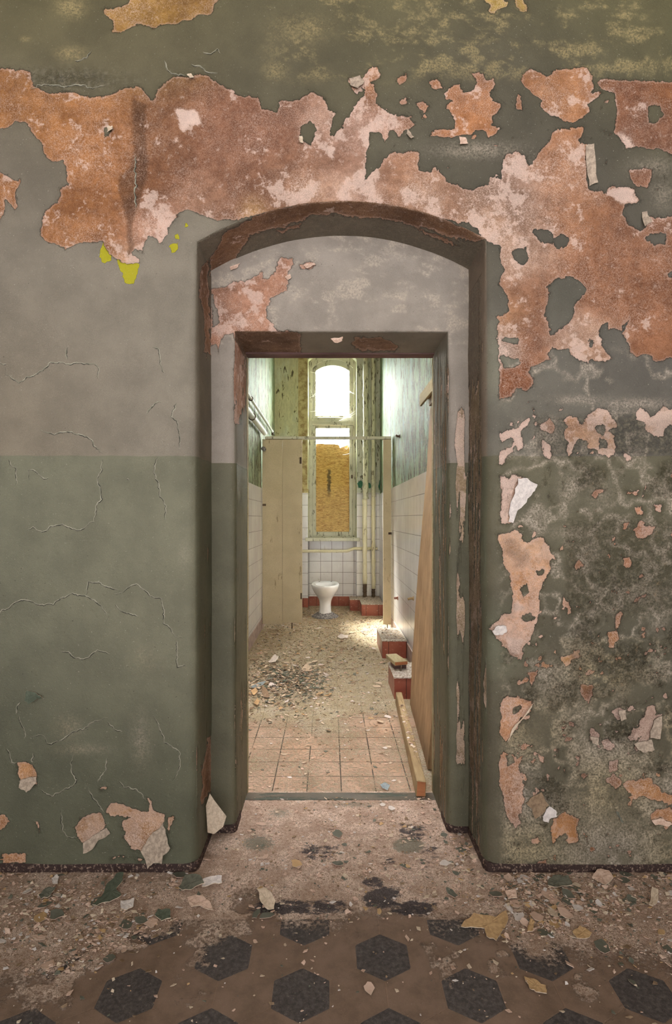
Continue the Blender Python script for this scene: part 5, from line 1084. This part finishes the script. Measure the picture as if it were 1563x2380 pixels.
def chips(name, n, box_, wf, zf, smin, smax, cols_, probs, label, cat):
    X, Y = pick(n, box_, wf); s = smin * (smax / smin) ** (RNG.uniform(0, 1, n) ** 1.8)
    Zb = zf(X, Y); th = .0008 + .0012 * RNG.uniform(0, 1, n)
    a0 = RNG.uniform(0, 6.28, n)[:, None] + np.array([0, 1.4, 3.0, 4.5])[None] + RNG.uniform(-.4, .4, (n, 4)); rr = s[:, None] * RNG.uniform(.5, 1.2, (n, 4))
    lx, ly = rr * np.cos(a0), rr * np.sin(a0) * RNG.uniform(.45, 1, n)[:, None]
    ta, tb = RNG.normal(0, .22, n)[:, None], RNG.normal(0, .22, n)[:, None]; lz = lx * ta + ly * tb; lz = lz - lz.min(1)[:, None] + .35 * s[:, None] * RNG.uniform(0, .5, (n, 4)) * (RNG.uniform(0, 1, n) < .5)[:, None]
    b = np.stack([X[:, None] + lx, Y[:, None] + ly, Zb[:, None] + lz], 2); tp = b.copy(); tp[:, :, 2] += th[:, None]
    V = np.concatenate([b, tp], 1).reshape(-1, 3)
    base = (np.arange(n) * 8)[:, None, None]; fq = np.array([[4, 5, 6, 7], [0, 1, 5, 4], [1, 2, 6, 5], [2, 3, 7, 6], [3, 0, 4, 7], [3, 2, 1, 0]])[None]
    Q = (base + fq).reshape(-1, 4); mi = np.repeat(RNG.choice(len(cols_), n, p=probs), 6)
    return tag(link(name, np_mesh(name, V, Q, False, mi=mi), None, [CHIP[c] for c in cols_]), label, cat, kind='stuff')
wzf = lambda X, Y: wz(X, Y) + .0005
chips('paint_debris', 7000, (-1.25, 1.25, 1.3, 2.38), w_corr, corr_z, .0018, .012, ['pink', 'grey', 'cream', 'brown', 'ochre', 'white'], [.36, .12, .22, .16, .04, .10], 'fine paint and plaster crumbs strewn along the corridor wall foot and doorway', 'debris')
chips('rubble_crumbs', 12000, (XL + .03, XR - .03, 2.46, 7.4), w_wash, wzf, .003, .017, ['cream', 'brown', 'grey', 'white', 'pink', 'ochre'], [.34, .22, .16, .14, .1, .04], 'fine plaster crumbs and paint scraps littering the washroom floor', 'debris')
chips('rubble_scraps', 1500, (XL + .04, .02, 3.45, 4.7), lambda X, Y: np.clip(1.2 * np.exp(-((X + .30) / .2) ** 2 - ((Y - 4.0) / .28) ** 2), 0, 1), lambda X, Y: wzf(X, Y) + .004, .006, .024, ['grey', 'cream', 'brown', 'mauve', 'green'], [.34, .24, .14, .12, .16], 'heaped grey and cream paint scraps on the left of the washroom floor', 'rubble')
for (d, n) in (((Xa(814, 7.17) + .02, XR - .04, 7.19, DB - .03), 160), ((Xa(841, 6.79) + .02, XR - .04, 6.80, 7.15), 130), ((Xa(889, 4.75) + .02, XR - .04, 4.78, 5.26), 260)):
    zt_ = .158; chips('plinth_debris', n, d, lambda X, Y: np.ones(len(X)), lambda X, Y: np.full(len(X), zt_), .004, .016, ['white', 'cream', 'grey', 'brown'], [.4, .3, .15, .15], {160: 'plaster crumbs on the corner plinth around the pipe feet', 130: 'whitish crumbs on the plinth before the corner plinth', 260: 'whitish crumbs on the plinth by the right tiled wall'}[n], 'debris')
chips('beam_debris', 70, (.40, .46, 2.55, 3.35), lambda X, Y: (np.abs(X - (.395 + (Y - 2.385) * .046)) < .016) * 1.0, lambda X, Y: np.full(len(X), .0715), .004, .013, ['pink', 'cream', 'white'], [.5, .3, .2], 'pinkish paint scraps lying on the long timber beam', 'debris')

# chips big enough to count
PRO = {}
def proto_mesh(c, k):
    if (c, k) not in PRO:
        random.seed(900 + k); me = bm_mesh('paint_chip', flake_bm(blob(random.choice((8, 9, 11)), 1.0, .33, random.uniform(.5, .95)), random.choice((.0, .12, .25, .35)), (random.uniform(-1, 1), random.uniform(-1, 1)), .06, .02))
        me.materials.append(CHIP[c]); me.materials.append(CHIP['pink' if c in ('grey', 'green') else 'cream']); PRO[(c, k)] = me
    return PRO[(c, k)]
WORD = {'pink': 'pale pink', 'grey': 'grey-green', 'cream': 'cream', 'brown': 'dull brown', 'ochre': 'ochre', 'white': 'whitish'}
def zone_of(x, y):
    if y < D0: 
        return ('at the foot of the corridor wall left of the opening' if x < xl else 'at the foot of the corridor wall right of the opening' if x > xr else 'on the corridor floor in front of the opening')
    if y < D2: return 'on the dusty floor inside the doorway'
    if y < 3.2: return 'on the terracotta tiles just inside the washroom'
    if x < .02 and y < 4.75: return 'in the rubble heap by the left washroom wall'
    return 'on the washroom floor between rubble heap and toilet'
made = {}
def put_chip(c, k, x, y, z, s, rz):
    zn = zone_of(x, y); key = (c, zn)
    if key not in made:
        o = bpy.data.objects.new('paint_chip', proto_mesh(c, k)); made[key] = o
    else:
        o = made[key].copy(); o.data = proto_mesh(c, k)
    COL.objects.link(o); o.location = (x, y, z); o.scale = (s, s, s); o.rotation_euler = (random.uniform(-.06, .06), random.uniform(-.06, .06), rz)
    tag(o, f'small {WORD[c]} paint chip {zn}', 'paint chip', f'{WORD[c]} chips {zn}')
def big(n, box_, wf, zf, smin, smax, cols_, probs):
    X, Y = pick(n, box_, wf); zz_ = zf(X, Y); cc = RNG.choice(cols_, n, p=probs); ss_ = RNG.uniform(0, 1, n) ** 1.6 * (smax - smin) + smin
    for i in range(n): put_chip(str(cc[i]), int(RNG.integers(0, 12)), float(X[i]), float(Y[i]), float(zz_[i]) + .002, float(ss_[i]), float(RNG.uniform(0, 6.28)))
big(165, (-1.2, 1.2, 1.35, 2.34), w_corr, corr_z, .007, .024, ['pink', 'grey', 'cream', 'ochre', 'white'], [.34, .30, .16, .05, .15])
big(150, (XL + .05, XR - .05, 2.5, 7.2), w_wash, wzf, .013, .032, ['cream', 'brown', 'grey', 'ochre', 'white', 'pink'], [.3, .16, .14, .1, .2, .1])
# the pieces that stand out
def floor_flake(poly, c, label, curl=.12, z=.006, under='cream', cat='paint flake', cd=(.4, 1)):
    poly = jag(poly)
    ps = [Vector((Xa(u, Yf(v)), Yf(v))) for u, v in poly]; ce = sum(ps, Vector((0, 0))) / len(ps)
    bm = flake_bm([p - ce for p in ps], curl, cd, .002, .0007)
    o = link('paint_flake', bm_mesh('paint_flake', bm), None, [CHIP[c], CHIP[under]]); o.location = (ce.x, ce.y, z); tag(o, label, cat)
fl1 = lambda p: R(p, 0, 2000, .5)
fl2 = lambda p: R(p, 782, 2000, .4997)
floor_flake(fl1([(1195, 150), (1240, 152), (1262, 170), (1282, 200), (1275, 235), (1245, 238), (1215, 205)]), 'cream', 'large cream flake on the dark stain in front of the opening')
floor_flake(fl1([(935, 104), (985, 94), (1032, 96), (1032, 120), (985, 122), (940, 132)]), 'white', 'pale rectangular plaster flake in front of the left opening corner', .2)
floor_flake(fl1([(430, 215), (470, 180), (495, 130), (540, 90), (575, 88), (570, 120), (540, 150), (565, 175), (545, 188), (490, 205), (450, 220)]), 'green', 'long dark green flake lying before the left wall')
floor_flake(fl1([(560, 200), (625, 190), (620, 225), (590, 240), (562, 232)]), 'white', 'cream square flake right of the long dark green one')
floor_flake(fl1([(872, 185), (930, 182), (975, 205), (990, 240), (930, 220), (890, 225)]), 'pink', 'pinkish flake lying between the left opening corner and the dark stain')
floor_flake(fl1([(830, 135), (860, 85), (930, 90), (950, 120), (890, 145), (850, 148)]), 'grey', 'grey-green flake under the pale rectangular one at the left corner')
floor_flake(fl1([(720, 265), (735, 240), (790, 245), (795, 280), (750, 292)]), 'green', 'dark green rounded flake on the hexagon tile border at left')
floor_flake(fl1([(180, 170), (210, 145), (260, 140), (235, 175), (190, 190)]), 'grey', 'grey-green flake far left below the wall foot')
floor_flake(fl1([(240, 95), (262, 80), (275, 88), (268, 118), (246, 118)]), 'white', 'small white chip under the left wall foot')
floor_flake(fl2([(580, 315), (640, 255), (690, 265), (740, 275), (790, 248), (800, 290), (770, 340), (745, 380), (700, 360), (690, 325), (640, 318)]), 'ochre', 'largest ochre flake on the corridor floor at right', .04, .004)
floor_flake(fl2([(1100, 340), (1135, 318), (1170, 335), (1190, 350), (1175, 370), (1120, 370)]), 'ochre', 'ochre flake further right among the litter', .08, .005)
floor_flake(fl2([(875, 550), (920, 560), (975, 590), (980, 625), (930, 618), (900, 600)]), 'ochre', 'tan flake between two dark hexagon tiles at right', .05, .003)
floor_flake(fl2([(890, 340), (905, 285), (925, 300), (915, 338)]), 'ochre', 'narrow tan flake right of the largest ochre flake', .08, .005)
floor_flake(fl2([(785, 155), (835, 150), (842, 185), (800, 188)]), 'pink', 'pink flake just off the right opening corner', .15)
floor_flake(fl2([(1190, 90), (1215, 62), (1270, 70), (1290, 95), (1255, 122), (1205, 100)]), 'pink', 'broad pink flake under the right wall foot', .15, .006)
floor_flake(fl2([(1455, 215), (1470, 150), (1500, 160), (1495, 205), (1475, 222)]), 'cream', 'upright cream flake in the dark litter at far right', .15, .006)
floor_flake(fl2([(985, 105), (1010, 85), (1080, 90), (1100, 125), (1030, 135), (985, 125)]), 'grey', 'grey-green flake right of the pink corner flake', .12, .006)
floor_flake(R([(1030, 680), (1070, 672), (1105, 690), (1085, 718), (1050, 705)], 540, 1600, .3327), 'blue', 'bluish grey flake on the terracotta tile near the beam end', .1, .003)
floor_flake(R([(100, 975), (170, 950), (300, 925), (270, 955), (160, 985)], 560, 1420, .192), 'blue', 'long bluish shard on top of the rubble heap', .1, .03)
floor_flake(R([(120, 1020), (180, 1000), (205, 1030), (160, 1065)], 560, 1420, .192), 'ochre', 'bright ochre chip at the left of the rubble heap', .2, .024)
floor_flake(R([(255, 1000), (300, 1010), (355, 1085), (270, 1090)], 560, 1420, .192), 'brown', 'brown chip beside the ochre ones on the rubble heap', .2, .024)
floor_flake(R([(160, 1165), (200, 1130), (235, 1150), (200, 1185)], 560, 1420, .192), 'ochre', 'ochre chip lower down at the front of the rubble heap', .2, .024)
floor_flake(R([(330, 640), (400, 600), (460, 610), (420, 650), (345, 655)], 560, 1420, .192), 'white', 'whitish plaster piece at the back of the rubble heap', .2, .02)
floor_flake(R([(720, 740), (780, 705), (860, 715), (820, 750), (760, 768)], 560, 1420, .192), 'cream', 'large tan plaster piece right of the rubble heap top', .2, .012)
floor_flake(R([(1170, 330), (1230, 318), (1310, 325), (1290, 345), (1200, 345)], 560, 1420, .192), 'white', 'long whitish flake on the bright floor before the toilet', .2, .01)

# ---------------------------------------------------------------- light: overcast sky, brighter beyond the window
w = bpy.data.worlds.new('sky'); SC.world = w; w.use_nodes = True; nt = w.node_tree; N, K = nt.nodes, nt.links; bg = N['Background']
tc = N.new('ShaderNodeTexCoord'); sp = N.new('ShaderNodeSeparateXYZ'); K.new(tc.outputs['Generated'], sp.inputs[0])
def mrn(src, a, b, c, d):
    n = N.new('ShaderNodeMapRange'); n.interpolation_type = 'SMOOTHSTEP'; K.new(src, n.inputs[0])
    for i, v in zip((1, 2, 3, 4), (a, b, c, d)): n.inputs[i].default_value = v
    return n.outputs[0]
ad = N.new('ShaderNodeMath'); ad.operation = 'MULTIPLY_ADD'; K.new(sp.outputs[2], ad.inputs[0]); ad.inputs[1].default_value = .75; K.new(sp.outputs[1], ad.inputs[2])
def mixc(f, a, b):
    n = N.new('ShaderNodeMix'); n.data_type = 'RGBA'; K.new(f, n.inputs[0])
    for i, v in ((6, a), (7, b)):
        if isinstance(v, tuple): n.inputs[i].default_value = v
        else: K.new(v, n.inputs[i])
    return n.outputs[2]
skyc = mixc(mrn(ad.outputs[0], .05, .7, 0, 1), SKY_BACK, SKY_ZEN)
skyc = mixc(mrn(sp.outputs[1], .35, .8, 0, 1), skyc, SKY_FWD)
skyc = mixc(mrn(sp.outputs[2], -.08, .1, 0, 1), GROUND, skyc)
K.new(skyc, bg.inputs[0]); bg.inputs[1].default_value = 1.0
ld = bpy.data.lights.new('sun', 'SUN'); ld.energy = SUN; ld.angle = math.radians(18); ld.color = (1, .96, .90)
lo = bpy.data.objects.new('sun', ld); COL.objects.link(lo); lo.rotation_euler = Vector((.40, -.9, -1.32)).to_track_quat('-Z', 'Y').to_euler(); lo.location = (0, 12, 9)

# ---------------------------------------------------------------- camera
cd = bpy.data.cameras.new('camera'); cam = bpy.data.objects.new('camera', cd); COL.objects.link(cam); SC.camera = cam
cam.location = (0, 0, HC); cam.rotation_euler = (math.pi / 2, 0, 0); cd.sensor_width = 36; cd.sensor_fit = 'AUTO'; cd.lens = F * 36 / 2380
cd.shift_x = (781.5 - U0) / 2380; cd.shift_y = (V0 - 1190) / 2380; cd.clip_start = .02
SC.cycles.max_bounces = 8; SC.cycles.diffuse_bounces = 5; SC.cycles.glossy_bounces = 3
vs_ = SC.view_settings; vs_.view_transform = 'Standard'; vs_.look = 'None'; vs_.gamma = 1; vs_.use_curve_mapping = False; vs_.exposure = EXPO
